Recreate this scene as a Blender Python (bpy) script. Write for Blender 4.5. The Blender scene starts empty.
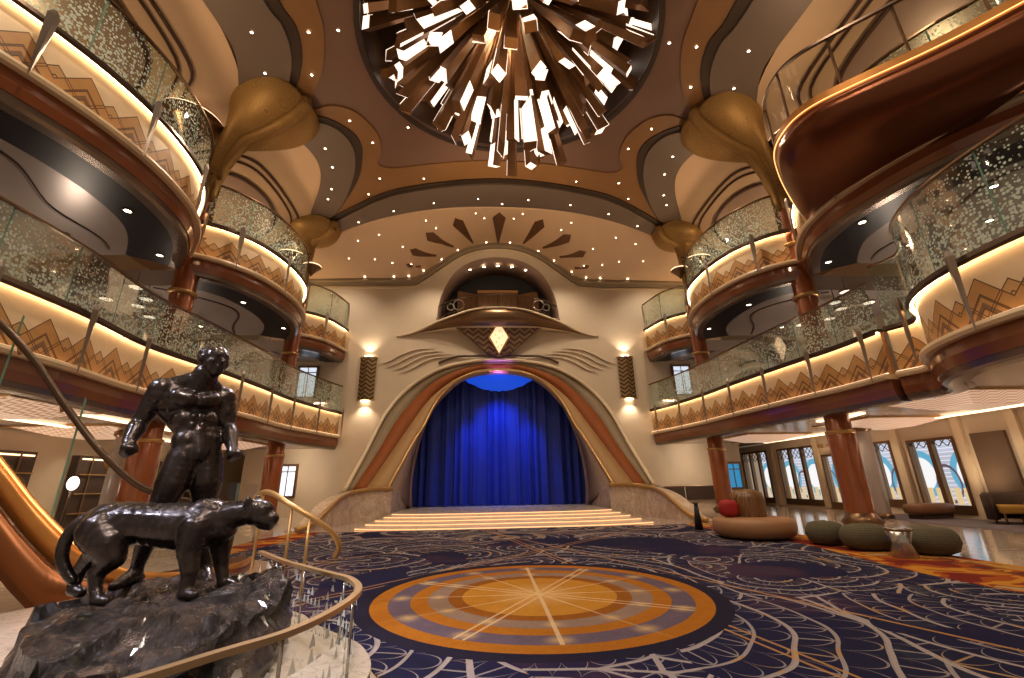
import bpy, bmesh, math, random
from mathutils import Vector, Matrix, noise
from mathutils.geometry import delaunay_2d_cdt
random.seed(7)
PI = math.pi
SC = bpy.context.scene
COL = SC.collection

# ------------------------------------------------------------------ tagging
def tag(o, label=None, cat=None, group=None, kind=None):
    if label: o['label'] = label
    if cat: o['category'] = cat
    if group: o['group'] = group
    if kind: o['kind'] = kind
    return o
def thing(name, label, cat, loc=(0, 0, 0), rz=0, group=None):
    o = bpy.data.objects.new(name, None); COL.objects.link(o)
    o.location = loc; o.rotation_euler = (0, 0, rz)
    o.empty_display_size = .1
    return tag(o, label, cat, group)
def link(name, me, mat, parent=None, smooth=False):
    o = bpy.data.objects.new(name, me); COL.objects.link(o)
    if mat is not None and not me.materials:
        for m in (mat if isinstance(mat, (list, tuple)) else [mat]): me.materials.append(m)
    if smooth:
        for p in me.polygons: p.use_smooth = True
    if parent: o.parent = parent
    return o
def copy_tree(o, parent=None):
    c = o.copy(); COL.objects.link(c); c.parent = parent
    for ch in list(o.children): copy_tree(ch, c)
    return c
def bm_obj(name, bm, mat, parent=None, smooth=False, autosmooth=None):
    me = bpy.data.meshes.new(name); bm.to_mesh(me); bm.free()
    o = link(name, me, mat, parent, smooth)
    return o

# ------------------------------------------------------------------ geometry helpers
def crom(pts, n=8, closed=False):
    P = [Vector(p) for p in pts]; out = []
    N = len(P)
    rng = range(N) if closed else range(N-1)
    for i in rng:
        if closed: a, b, c, d = P[i-1], P[i], P[(i+1) % N], P[(i+2) % N]
        else: a, b, c, d = P[max(i-1, 0)], P[i], P[i+1], P[min(i+2, N-1)]
        for k in range(n):
            t = k/n
            out.append(.5*((2*b)+(c-a)*t+(2*a-5*b+4*c-d)*t*t+(3*b-a-3*c+d)*t**3))
    if not closed: out.append(P[-1])
    return out
def mir(pts): return [(-p[0],)+tuple(p[1:]) for p in pts]
def normals2(path):
    out = []
    for i, p in enumerate(path):
        a = path[max(i-1, 0)]; b = path[min(i+1, len(path)-1)]
        d = Vector((b[0]-a[0], b[1]-a[1])); d.normalize()
        out.append(Vector((-d.y, d.x)))
    return out
def sweep_bm(path, prof, side=1, closed=True, bm=None, caps=True, loop=False, zf=None):
    """path: plan points; prof: (n, z) pairs; n>0 = left of travel * side."""
    bm = bm or bmesh.new()
    uv = bm.loops.layers.uv.verify()
    nr = normals2(path)
    if loop:
        N0 = len(path)
        nr = []
        for i in range(N0):
            d = Vector(path[(i+1) % N0][:2])-Vector(path[i-1][:2]); d.normalize(); nr.append(Vector((-d.y, d.x)))
    rows = []; s = 0; S = []
    for i, p in enumerate(path):
        if i: s += (Vector(p[:2])-Vector(path[i-1][:2])).length
        S.append(s)
        z0 = p[2] if len(p) > 2 else 0
        rows.append([bm.verts.new((p[0]+nr[i].x*n*side, p[1]+nr[i].y*n*side, z+z0)) for n, z in prof])
    m = len(prof)
    rr = range(len(path)) if loop else range(len(path)-1)
    for i in rr:
        j2 = (i+1) % len(path)
        for k in range(m if closed else m-1):
            l = (k+1) % m
            f = bm.faces.new((rows[i][k], rows[j2][k], rows[j2][l], rows[i][l]))
            for lp, (u, v) in zip(f.loops, ((S[i], prof[k][1]), (S[j2], prof[k][1]), (S[j2], prof[l][1]), (S[i], prof[l][1]))):
                lp[uv].uv = (u, v)
    if closed and caps and not loop:
        bm.faces.new(rows[0]); bm.faces.new(rows[-1][::-1])
    bmesh.ops.recalc_face_normals(bm, faces=bm.faces)
    return bm
def sweep(name, path, prof, mat, parent=None, side=1, closed=True, smooth=False, loop=False):
    return bm_obj(name, sweep_bm(path, prof, side, closed, loop=loop), mat, parent, smooth)
def rect(n0, n1, z0, z1): return [(n0, z0), (n1, z0), (n1, z1), (n0, z1)]
def box_bm(bm, c, s, R=None, bev=0):
    r = bmesh.ops.create_cube(bm, size=1)
    vs = r['verts']
    bmesh.ops.scale(bm, vec=s, verts=vs)
    if bev > 0:
        es = list({e for v in vs for e in v.link_edges})
        g = bmesh.ops.bevel(bm, geom=es, offset=bev, segments=2, affect='EDGES', profile=.6)
        vs = list({v for f in g['faces'] for v in f.verts} | {v for v in vs if v.is_valid})
    if R is not None: bmesh.ops.transform(bm, matrix=R, verts=vs)
    bmesh.ops.translate(bm, vec=c, verts=vs)
    return vs
def box(name, c, s, mat, parent=None, rz=0, bev=0):
    bm = bmesh.new(); box_bm(bm, c, s, Matrix.Rotation(rz, 4, 'Z') if rz else None, bev)
    return bm_obj(name, bm, mat, parent)
def lathe(name, prof, mat, parent=None, c=(0, 0, 0), seg=32, smooth=True, sx=1, sy=1, wob=None):
    bm = bmesh.new(); rows = []
    for r, z in prof:
        if r < 1e-5: rows.append([bm.verts.new((c[0], c[1], c[2]+z))])
        else:
            rows.append([bm.verts.new((c[0]+r*sx*math.cos(a), c[1]+r*sy*math.sin(a), c[2]+z)) for a in [2*PI*k/seg for k in range(seg)]])
    for a, b in zip(rows, rows[1:]):
        for k in range(seg):
            l = (k+1) % seg
            if len(a) == 1 and len(b) == 1: continue
            if len(a) == 1: bm.faces.new((a[0], b[l], b[k]))
            elif len(b) == 1: bm.faces.new((a[k], a[l], b[0]))
            else: bm.faces.new((a[k], a[l], b[l], b[k]))
    bmesh.ops.recalc_face_normals(bm, faces=bm.faces)
    return bm_obj(name, bm, mat, parent, smooth)
def tube_bm(bm, pts, r, seg=8, caps=True, sq=False, flat=1.0):
    P = [Vector(p) for p in pts]; rows = []
    up = Vector((0, 0, 1))
    for i, p in enumerate(P):
        d = (P[min(i+1, len(P)-1)]-P[max(i-1, 0)]).normalized()
        u = up if abs(d.dot(up)) < .95 else Vector((1, 0, 0))
        s = d.cross(u).normalized(); t = s.cross(d).normalized()
        rr = r(i/(len(P)-1)) if callable(r) else (r[i] if isinstance(r, (list, tuple)) else r)
        a0 = PI/4 if sq else 0
        rows.append([bm.verts.new(p+(s*math.cos(a0+2*PI*k/seg)+t*math.sin(a0+2*PI*k/seg)*flat)*rr) for k in range(seg)])
    for a, b in zip(rows, rows[1:]):
        for k in range(seg):
            l = (k+1) % seg
            bm.faces.new((a[k], a[l], b[l], b[k]))
    if caps:
        bm.faces.new(rows[0][::-1]); bm.faces.new(rows[-1])
    return bm
def tube(name, pts, r, mat, parent=None, seg=8, sq=False, flat=1.0, smooth=True):
    bm = bmesh.new(); tube_bm(bm, pts, r, 4 if sq else seg, sq=sq, flat=flat)
    bmesh.ops.recalc_face_normals(bm, faces=bm.faces)
    return bm_obj(name, bm, mat, parent, smooth and not sq)
def inside(p, poly):
    x, y = p; c = False; j = len(poly)-1
    for i in range(len(poly)):
        a, b = poly[i], poly[j]
        if (a[1] > y) != (b[1] > y) and x < (b[0]-a[0])*(y-a[1])/(b[1]-a[1])+a[0]: c = not c
        j = i
    return c
def plate(name, loops, zf, th, mat, parent=None, step=.6, mapf=None):
    """solid plate over 2D outline loops[0] with holes loops[1:]; its lower face on zf(x,y), th thick. mapf maps (u,v,w)->xyz"""
    V, E = [], []
    for lp in loops:
        s = len(V); V += [Vector((p[0], p[1])) for p in lp]; n = len(lp)
        E += [(s+i, s+(i+1) % n) for i in range(n)]
    xs = [v.x for v in V]; ys = [v.y for v in V]
    if step:
        y = min(ys)+step/2
        while y < max(ys):
            x = min(xs)+step/2
            while x < max(xs):
                if inside((x, y), loops[0]) and not any(inside((x, y), h) for h in loops[1:]): V.append(Vector((x, y)))
                x += step
            y += step
    r = delaunay_2d_cdt(V, E, [], 0, 1e-5)
    vo, fo = r[0], r[2]
    fo = [f for f in fo if (lambda c: inside(c, loops[0]) and not any(inside(c, h) for h in loops[1:]))((sum(vo[i].x for i in f)/3, sum(vo[i].y for i in f)/3))]
    bm = bmesh.new()
    mp = mapf or (lambda x, y, z: (x, y, z))
    lo = [bm.verts.new(mp(v.x, v.y, zf(v.x, v.y))) for v in vo]
    hi = [bm.verts.new(mp(v.x, v.y, zf(v.x, v.y)+th)) for v in vo]
    cnt = {}
    for f in fo:
        bm.faces.new([lo[i] for i in f]); bm.faces.new([hi[i] for i in f][::-1])
        for a, b in zip(f, list(f[1:])+[f[0]]): cnt[(a, b)] = 1
    for (a, b) in cnt:
        if (b, a) not in cnt:
            bm.faces.new((lo[b], lo[a], hi[a], hi[b]))
    bmesh.ops.delete(bm, geom=[v for v in bm.verts if not v.link_faces], context='VERTS')
    bmesh.ops.recalc_face_normals(bm, faces=bm.faces)
    return bm_obj(name, bm, mat, parent)
def loft(name, curves, mat, parent=None, thick=0.0, smooth=True):
    bm = bmesh.new(); rows = [[bm.verts.new(p) for p in c] for c in curves]
    for a, b in zip(rows, rows[1:]):
        for i in range(len(a)-1): bm.faces.new((a[i], a[i+1], b[i+1], b[i]))
    bmesh.ops.recalc_face_normals(bm, faces=bm.faces)
    o = bm_obj(name, bm, mat, parent, smooth)
    if thick:
        m = o.modifiers.new('s', 'SOLIDIFY'); m.thickness = thick; m.offset = 0
    return o
def resample(pts, n):
    P = [Vector(p) for p in pts]; L = [0]
    for a, b in zip(P, P[1:]): L.append(L[-1]+(b-a).length)
    out = []; j = 0
    for k in range(n):
        t = L[-1]*k/(n-1)
        while j < len(L)-2 and L[j+1] < t: j += 1
        u = (t-L[j])/max(L[j+1]-L[j], 1e-9); out.append(P[j].lerp(P[j+1], min(max(u, 0), 1)))
    return out

# ------------------------------------------------------------------ materials
class G:
    def __init__(s, name):
        s.m = bpy.data.materials.new(name); s.m.use_nodes = True
        s.t = s.m.node_tree; s.n = s.t.nodes; s.l = s.t.links
        s.b = s.n['Principled BSDF']; s.out = s.n['Material Output']
    def node(s, typ, **kw):
        n = s.n.new(typ)
        for k, v in kw.items(): setattr(n, k, v)
        return n
    def put(s, v, sock):
        if isinstance(v, bpy.types.NodeSocket): s.l.new(v, sock)
        else:
            if isinstance(v, (tuple, list)) and len(v) == 3 and sock.type == 'RGBA': v = (*v, 1)
            sock.default_value = v
    def f(s, op, a, b=0., c=0.):
        n = s.node('ShaderNodeMath', operation=op); s.put(a, n.inputs[0]); s.put(b, n.inputs[1]); s.put(c, n.inputs[2]); return n.outputs[0]
    def lt(s, a, b): return s.f('LESS_THAN', a, b)
    def gt(s, a, b): return s.f('GREATER_THAN', a, b)
    def mul(s, a, b): return s.f('MULTIPLY', a, b)
    def add(s, a, b): return s.f('ADD', a, b)
    def sub(s, a, b): return s.f('SUBTRACT', a, b)
    def mx(s, a, b): return s.f('MAXIMUM', a, b)
    def line(s, x, c, w):  # 1 when |x-c|<w
        return s.lt(s.f('ABSOLUTE', s.sub(x, c)), w)
    def mix(s, fac, a, b):
        n = s.node('ShaderNodeMix', data_type='RGBA'); s.put(fac, n.inputs[0]); s.put(a, n.inputs[6]); s.put(b, n.inputs[7]); return n.outputs[2]
    def coord(s, which='Object'):
        n = s.node('ShaderNodeTexCoord'); return n.outputs[which]
    def sep(s, v):
        n = s.node('ShaderNodeSeparateXYZ'); s.l.new(v, n.inputs[0]); return n.outputs
    def comb(s, x, y, z=0.):
        n = s.node('ShaderNodeCombineXYZ'); s.put(x, n.inputs[0]); s.put(y, n.inputs[1]); s.put(z, n.inputs[2]); return n.outputs[0]
    def noise(s, v, sc, det=3., rough=.55, dist=0.):
        n = s.node('ShaderNodeTexNoise'); s.put(v, n.inputs['Vector']); n.inputs['Scale'].default_value = sc
        n.inputs['Detail'].default_value = det; n.inputs['Roughness'].default_value = rough; n.inputs['Distortion'].default_value = dist
        return n.outputs[0]
    def vor(s, v, sc, feat='F1', rnd=1., dim='3D'):
        n = s.node('ShaderNodeTexVoronoi', feature=feat); n.voronoi_dimensions = dim; s.put(v, n.inputs['Vector']); n.inputs['Scale'].default_value = sc
        n.inputs['Randomness'].default_value = rnd
        return n.outputs
    def ramp(s, x, stops):
        n = s.node('ShaderNodeValToRGB'); s.put(x, n.inputs[0]); e = n.color_ramp.elements
        while len(e) < len(stops): e.new(.5)
        for el, (p, c) in zip(e, stops): el.position = p; el.color = (*c, 1)
        return n.outputs[0]
    def bump(s, h, st=.3, d=.02):
        n = s.node('ShaderNodeBump'); n.inputs['Strength'].default_value = st; n.inputs['Distance'].default_value = d
        s.put(h, n.inputs['Height']); s.l.new(n.outputs[0], s.b.inputs['Normal'])
    def fin(s, col, rough=.5, metal=0., spec=None, coat=0.):
        s.put(col, s.b.inputs['Base Color']); s.put(rough, s.b.inputs['Roughness']); s.put(metal, s.b.inputs['Metallic'])
        if spec is not None: s.b.inputs['Specular IOR Level'].default_value = spec
        if coat: s.b.inputs['Coat Weight'].default_value = coat; s.b.inputs['Coat Roughness'].default_value = .08
        return s.m
def dk(c, k): return tuple(x*k for x in c)
def plain(name, c, rough=.5, metal=0., var=.12, sc=3., spec=None, coat=0., bump=0.):
    g = G(name); o = g.coord('Object'); n = g.noise(o, sc)
    if bump: g.bump(g.noise(o, sc*8, 2), bump, .01)
    return g.fin(g.mix(n, dk(c, 1-var), dk(c, 1+var)), rough, metal, spec, coat)
def emit(name, c, st):
    g = G(name); g.put(c, g.b.inputs['Base Color']); g.put(c, g.b.inputs['Emission Color']); g.b.inputs['Emission Strength'].default_value = st
    return g.m

M = {}
M['wall'] = plain('cream_plaster', (.62, .51, .38), .55, 0, .10, .9, bump=.1)
M['cream'] = plain('cream_ceiling', (.52, .35, .215), .55, 0, .06, .5)
M['creamtrim'] = plain('cream_trim', (.66, .53, .36), .4, 0, .05)
M['brown'] = plain('mauve_brown_ceiling', (.165, .088, .058), .5, 0, .12, .8)
M['orange'] = plain('amber_ceiling_band', (.22, .105, .034), .45, 0, .12, 1.)
M['grey'] = plain('taupe_grey_panel', (.145, .105, .080), .4, .15, .08, .8)
M['dark'] = plain('dark_bronze_trim', (.045, .028, .018), .4, .3, .1)
M['ray'] = plain('sun_ray_brown', (.13, .060, .025), .4, .3, .1)
M['mauve'] = plain('mauve_grey_panel', (.30, .20, .155), .3, .1, .06)
M['trackline'] = plain('brown_track', (.07, .032, .018), .4, .2, .1)
M['domew'] = plain('dark_wood_dome', (.060, .026, .010), .5, 0, .25, 1.5)
M['gold'] = plain('antique_gold', (.40, .24, .075), .38, .75, .2, 5.)
M['goldtrim'] = plain('gold_trim', (.48, .28, .10), .35, .6, .12, 3.)
M['railgold'] = plain('satin_gold_rail', (.50, .33, .17), .32, .6, .08)
M['bronze'] = plain('bronze_metal', (.22, .13, .07), .28, .8, .15, 4.)
M['rail'] = plain('dark_metal_rail', (.10, .065, .045), .3, .8, .1)
M['chrome'] = plain('brushed_spear', (.33, .27, .23), .3, .85, .15, 3.)
M['copper'] = plain('copper_shell', (.25, .085, .026), .33, .65, .10, .6)
M['copperdark'] = plain('dark_copper_shell', (.155, .048, .018), .30, .7, .10, .6)
M['coppergl'] = plain('lit_copper_channel', (.55, .24, .06), .3, .6, .25, 4.)
M['wood'] = plain('glossy_wood_band', (.20, .060, .022), .22, .1, .3, 1.4, coat=.5)
M['lip'] = plain('silver_lip', (.20, .155, .13), .25, .7, .15, 1.)
M['ledge'] = plain('cream_ledge', (.62, .47, .30), .35, 0, .06)
M['navy'] = plain('dark_glossy_soffit', (.010, .008, .014), .30, 0, .3, .5, spec=.3)
M['soffit'] = plain('pinkish_metal_ceiling', (.42, .35, .32), .24, .3, .12, .6)
M['olive'] = plain('olive_taupe', (.25, .185, .115), .6, 0, .08, spec=.3)
M['russet'] = plain('russet_band', (.25, .070, .016), .6, 0, .12, spec=.2)
M['tan'] = plain('tan_panel', (.36, .21, .09), .6, 0, .08, spec=.3)
M['taupe'] = plain('taupe_reveal', (.30, .20, .13), .5, 0, .06)
M['mauvetrim'] = plain('mauve_trim', (.30, .19, .16), .3, .4, .06)
M['black'] = plain('near_black', (.006, .005, .006), .6)
M['statue'] = None
M['steel'] = plain('brushed_steel', (.45, .43, .40), .25, .9, .1)
M['tanleather'] = plain('tan_leather', (.33, .165, .075), .5, 0, .12, 2., bump=.1)
M['darkfabric'] = plain('dark_brown_fabric', (.05, .028, .018), .8, 0, .2, 6.)
M['yellow'] = plain('mustard_cushion', (.45, .25, .04), .8, 0, .1, 6.)
M['red'] = plain('red_cushion', (.35, .012, .012), .7, 0, .15, 6.)
M['brownbench'] = plain('brown_bench', (.20, .085, .035), .45, 0, .1, 2.)
M['amber'] = emit('amber_led_strip', (1, .48, .16), 2.2)
M['portal'] = plain('dark_taupe_panel', (.12, .075, .045), .5, 0, .1)
M['whitelight'] = emit('downlight_glow', (1, .80, .55), 14)
M['strip'] = emit('warm_led_strip', (1, .68, .36), 12)
M['cove'] = emit('warm_cove_light', (1, .68, .42), 2.6)
M['lampw'] = emit('white_lamp_panel', (1, .80, .64), 1.5)
M['step_led'] = emit('step_led', (1, .56, .27), 1.25)
M['blueglow'] = emit('blue_backdrop_glow', (.012, .10, .9), .6)
M['screen'] = emit('pale_screen', (.75, .85, 1), .9)
M['bluescreen'] = emit('blue_screen', (.03, .25, .5), .8)
M['diamond'] = emit('lit_diamond', (1, .72, .42), .95)

def m_marble(name, a, b, rough, sc=1.2):
    g = G(name); o = g.coord('Object')
    n = g.noise(o, sc, 6, .65, 1.5); n2 = g.noise(o, sc*5, 4, .6, .6)
    c = g.mix(g.ramp(n, [(.35, (0, 0, 0)), (.62, (1, 1, 1))]), a, b)
    v = g.line(n2, .5, .02)
    return g.fin(g.mix(g.mul(v, .5), c, dk(b, .6)), rough, 0, .5)
M['marblefloor'] = m_marble('polished_marble', (.46, .36, .28), (.60, .48, .38), .10, .6)
M['marble'] = m_marble('veined_marble', (.72, .58, .46), (.50, .36, .27), .25, 2.2)
M['whitemarble'] = m_marble('pale_marble', (.58, .50, .42), (.48, .40, .33), .2, 1.2)

def m_fascia():
    g = G('chevron_fascia'); u, v, _ = g.sep(g.coord('UV')); P = .86
    def peak(off, h, slope, P=P):
        p = g.f('PINGPONG', g.add(u, off), P/2)
        return g.sub(h, g.mul(p, slope))
    o = g.coord('Object')
    n = g.noise(o, 5, 3)
    hgt = g.f('MODULO', g.sub(v, BASEV), 4.02)
    a = peak(0., .70, 1.1); b = peak(P/2, .50, 1.0)
    ina = g.lt(hgt, a); inb = g.mul(g.lt(hgt, b), g.sub(1., ina))
    da = g.sub(a, hgt); db = g.sub(b, hgt)
    def rings(d, *cs):
        r = None
        for c in cs:
            l = g.line(d, c, .013); r = l if r is None else g.mx(r, l)
        return r
    ra = g.mul(g.mx(rings(da, .005, .27, .30, .50), 0.), g.gt(da, -.02))
    rb = g.mul(rings(db, .005, .2, .38), g.sub(1., ina))
    pp = g.f('PINGPONG', u, P/2)
    cross = g.mul(g.mx(g.line(g.sub(hgt, g.mul(pp, 1.1)), 0., .011), g.line(g.sub(hgt, g.mul(pp, 1.1)), .06, .011)), g.lt(hgt, .42))
    cross = g.mul(cross, g.gt(da, 0.))
    core = g.mul(g.gt(da, .40), g.lt(da, .50))
    base = g.mix(n, (.68, .52, .33), (.78, .60, .40))
    wood = g.mix(n, (.40, .20, .065), (.52, .28, .10))
    wood2 = g.mix(n, (.46, .26, .10), (.56, .33, .14))
    c = g.mix(ina, g.mix(inb, base, wood2), wood)
    c = g.mix(core, c, (.18, .10, .05))
    c = g.mix(g.mx(g.mx(ra, rb), cross), c, (.10, .045, .018))
    g.bump(g.mx(ra, rb), -.4, .02)
    return g.fin(c, .42, 0.05)
BASEV = 2.74+.62
M['fascia'] = m_fascia()

def m_glass(name, dots=True, tint=(.80, .93, .86), dens=1.0, seam=1.25):
    g = G(name); u, v, _ = g.sep(g.coord('UV'))
    tr = g.node('ShaderNodeBsdfTransparent'); tr.inputs[0].default_value = (*tint, 1)
    gl = g.node('ShaderNodeBsdfGlossy'); gl.inputs['Roughness'].default_value = .03; gl.inputs[0].default_value = (1, 1, 1, 1)
    fr = g.node('ShaderNodeFresnel'); fr.inputs[0].default_value = 1.35
    m1 = g.node('ShaderNodeMixShader'); g.l.new(g.f('MINIMUM', g.mul(fr.outputs[0], .8), .45), m1.inputs[0]); g.l.new(tr.outputs[0], m1.inputs[1]); g.l.new(gl.outputs[0], m1.inputs[2])
    last = m1
    df = g.node('ShaderNodeBsdfDiffuse'); df.inputs[0].default_value = (.62, .72, .62, 1)
    if dots:
        uv = g.comb(u, v)
        vo = g.vor(uv, 18., 'F1', .7)
        hg = g.f('MODULO', g.sub(v, BASEV+1.06), 4.02)
        rad = g.f('MAXIMUM', g.sub(.56*dens, g.mul(hg, .17*dens)), .26)
        m2 = g.node('ShaderNodeMixShader'); g.l.new(g.mul(g.lt(vo[0], rad), .8), m2.inputs[0]); g.l.new(last.outputs[0], m2.inputs[1]); g.l.new(df.outputs[0], m2.inputs[2]); last = m2
    if seam:
        d2 = g.node('ShaderNodeBsdfDiffuse'); d2.inputs[0].default_value = (.16, .28, .21, 1)
        m3 = g.node('ShaderNodeMixShader'); g.l.new(g.lt(g.f('PINGPONG', u, seam/2), .014), m3.inputs[0]); g.l.new(last.outputs[0], m3.inputs[1]); g.l.new(d2.outputs[0], m3.inputs[2]); last = m3
    g.l.new(last.outputs[0], g.out.inputs[0]); return g.m
M['glass'] = m_glass('dotted_balcony_glass')
M['glassplain'] = m_glass('clear_glass', False, (.90, .93, .90), seam=0)
M['glassstair'] = m_glass('stair_glass', False, (.93, .95, .92), seam=1.1)
def m_trians():
    g = G('triangle_etched_glass'); u, v, _ = g.sep(g.coord('UV'))
    tr = g.node('ShaderNodeBsdfTransparent'); tr.inputs[0].default_value = (.93, .95, .93, 1)
    df = g.node('ShaderNodeBsdfDiffuse'); df.inputs[0].default_value = (.75, .75, .72, 1)
    c = .085
    c = .06
    cu = g.f('DIVIDE', u, c); cv = g.f('DIVIDE', v, c)
    fu = g.f('FRACT', cu); fv = g.f('FRACT', cv)
    tri = g.lt(g.f('ABSOLUTE', g.sub(fu, .5)), g.mul(g.sub(.95, fv), .42))
    wn = g.node('ShaderNodeTexWhiteNoise', noise_dimensions='2D'); g.l.new(g.comb(g.f('FLOOR', cu), g.f('FLOOR', cv)), wn.inputs['Vector'])
    keep = g.gt(wn.outputs[0], g.add(.1, g.mul(g.sub(v, .2), 2.2)))
    m2 = g.node('ShaderNodeMixShader'); g.l.new(g.mul(g.mul(tri, keep), .85), m2.inputs[0]); g.l.new(tr.outputs[0], m2.inputs[1]); g.l.new(df.outputs[0], m2.inputs[2])
    g.l.new(m2.outputs[0], g.out.inputs[0]); return g.m
M['triglass'] = m_trians()

def m_carpet():
    g = G('patterned_carpet'); o = g.coord('Object'); x, y, _ = g.sep(o)
    n1 = g.noise(o, .5, 3); n2 = g.noise(o, 1.4, 4, .6); n3 = g.noise(o, 60, 2)
    base = g.ramp(n1, [(.38, (.012, .012, .045)), (.54, (.012, .011, .052)), (.62, (.055, .024, .055)), (.70, (.04, .03, .07))])
    base = g.mix(g.mul(g.gt(n2, .62), .35), base, (.03, .045, .07))
    warp = g.node('ShaderNodeVectorMath', operation='MULTIPLY_ADD')
    wn = g.node('ShaderNodeTexNoise'); wn.inputs['Scale'].default_value = .9; wn.inputs['Detail'].default_value = 1.; g.l.new(o, wn.inputs['Vector'])
    g.l.new(wn.outputs['Color'], warp.inputs[0]); warp.inputs[1].default_value = (.3, .3, 0); g.l.new(o, warp.inputs[2])
    w = warp.outputs[0]
    def shells(sc, gap, seed, lw, n0):
        mp = g.node('ShaderNodeMapping'); mp.inputs['Location'].default_value = (seed, seed*.7, 0); g.l.new(w, mp.inputs[0])
        sepm = g.sep(mp.outputs[0]); flat = g.comb(sepm[0], sepm[1])
        vn = g.vor(flat, sc, 'F1', .85, '2D')
        rel = g.node('ShaderNodeVectorMath', operation='SUBTRACT'); g.l.new(flat, rel.inputs[0]); g.l.new(vn['Position'], rel.inputs[1])
        rx, ry, _ = g.sep(rel.outputs[0])
        d = g.f('SQRT', g.add(g.mul(rx, rx), g.mul(ry, ry)))
        ang = g.f('DIVIDE', g.add(g.f('ARCTAN2', ry, rx), PI), 2*PI)
        q = g.f('DIVIDE', d, gap); idx = g.f('FLOOR', q); fr = g.f('FRACT', q)
        ring = g.mx(g.lt(fr, lw/gap), g.gt(fr, 1-lw/gap))
        nn = g.add(g.mul(idx, 5.), n0)
        fu = g.f('FRACT', g.mul(ang, nn))
        arcv = g.f('SQRT', g.f('MAXIMUM', g.sub(1., g.f('POWER', g.f('ABSOLUTE', g.sub(g.mul(fu, 2.), 1.)), 2.)), 0.))
        pet = g.line(fr, g.mul(arcv, .9), lw*.55/gap)
        odd = g.f('MODULO', idx, 2.)
        spk = g.mul(g.line(fu, .5, .035), g.gt(odd, .5))
        thick = g.mul(g.gt(odd, .5), g.lt(fr, lw*2.0/gap))
        # cell borders read as outlines between shells
        ve = g.vor(flat, sc, 'DISTANCE_TO_EDGE', .85, '2D')[0]
        edge = g.lt(ve, lw*sc*1.6)
        return g.mx(g.mx(g.mul(ring, .85), thick), g.mx(g.mul(g.mx(pet, spk), .7), edge))
    m1 = shells(.36, .27, 3.3, .0135, 7.)
    m2 = shells(.8, .19, 9.1, .011, 5.)
    sel = g.gt(g.noise(o, .42, 1), .52)
    ln = g.add(g.mul(m1, g.sub(1., sel)), g.mul(m2, sel))
    pn = g.noise(g.comb(g.add(x, 5.2), g.add(y, 1.5)), .42, 1)
    pool = g.gt(pn, .585)
    ln = g.mul(ln, g.sub(1., pool))
    hue = g.noise(o, 2.2, 2)
    lc = g.mix(g.gt(hue, .60), (.40, .34, .34), (.50, .32, .16))
    c = g.mix(ln, base, lc)
    # long warm diagonal strokes
    for (ax, ay, cc, ww) in ((.92, .38, 4.1, .02), (-.6, .8, 8.4, .02), (.97, .22, 2.2, .014), (.97, .22, 2.30, .014), (-.75, .66, 5.3, .014), (-.75, .66, 5.42, .014)):
        t = g.add(g.mul(x, ax), g.mul(y, ay)); c = g.mix(g.mul(g.line(t, cc, ww), .75), c, (.55, .28, .09))
    # pale cloud scrolls near the stage
    near = g.gt(y, 10.4)
    cl = g.vor(w, .6, 'F1', .8, '2D')[0]
    clr = g.mul(near, g.mul(g.line(g.f('FRACT', g.mul(cl, 3.)), .5, .16), .55))
    c = g.mix(clr, c, (.45, .34, .28))
    # orange border on the outer sides
    ax_ = g.f('ABSOLUTE', x)
    wav = g.add(5.0, g.mul(g.f('SINE', g.mul(y, .9)), .22))
    bz = g.gt(ax_, g.add(wav, g.mul(g.f('ABSOLUTE', g.sub(y, 7.2)), .03)))
    bn = g.noise(w, 1.3, 2, .5, .8)
    bc = g.ramp(bn, [(.36, (.20, .020, .012)), (.46, (.40, .085, .012)), (.52, (.62, .26, .03)), (.60, (.30, .05, .012)), (.66, (.50, .33, .16))])
    bc.node.color_ramp.interpolation = 'CONSTANT'
    c = g.mix(bz, c, bc)
    c = g.mix(g.mul(g.line(ax_, 6.22, .05), 1.), c, (.50, .30, .10))
    st = g.mul(g.line(ax_, 5.95, .14), g.gt(g.f('FRACT', g.mul(g.add(y, g.mul(x, .6)), 2.6)), .55))
    c = g.mix(g.mul(st, .7), c, (.10, .05, .03))
    # medallion
    cy = 5.34
    ddx, ddy = g.sub(x, .02), g.sub(y, cy)
    r = g.f('SQRT', g.add(g.mul(ddx, ddx), g.mul(ddy, ddy)))
    ang = g.f('ARCTAN2', ddx, ddy)
    nn = g.noise(o, 3, 3)
    nn = g.noise(o, 6, 5, .7); OR = g.mix(nn, (.34, .105, .006), (.50, .18, .012))
    PU = g.mix(nn, (.085, .06, .10), (.19, .13, .16))
    GY = g.mix(nn, (.22, .14, .11), (.36, .23, .16))
    INN = g.mix(nn, (.44, .17, .012), (.62, .29, .035))
    DO = g.mix(nn, (.24, .07, .005), (.36, .12, .01))
    RR = 1.76
    col = OR
    for lim, cc in ((.90, PU), (.775, OR), (.675, GY), (.555, DO), (.47, INN)):
        col = g.mix(g.lt(r, RR*lim), col, cc)
    for k in range(6):  # spokes (pairs) at fixed headings
        a0 = [0, .52, 1.05, PI/2, 2.09, 2.62][k]
        t = g.f('ABSOLUTE', g.sub(g.mul(ddx, math.cos(a0)), g.mul(ddy, math.sin(a0))))
        if k in (1, 4): hit = g.line(t, .045, .012)
        elif k == 0: hit = g.lt(t, .020)
        else: hit = g.lt(t, .013)
        fade = g.f('SUBTRACT', 1.15, g.f('DIVIDE', r, RR*.95)) if k in (2, 3, 5) else g.sub(1., g.gt(r, RR*.9))
        fade.node.use_clamp = True
        col = g.mix(g.mul(hit, g.mul(fade, .75)), col, (.75, .52, .30))
    glow = g.sub(1., g.f('DIVIDE', r, .55)); glow.node.use_clamp = True
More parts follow.
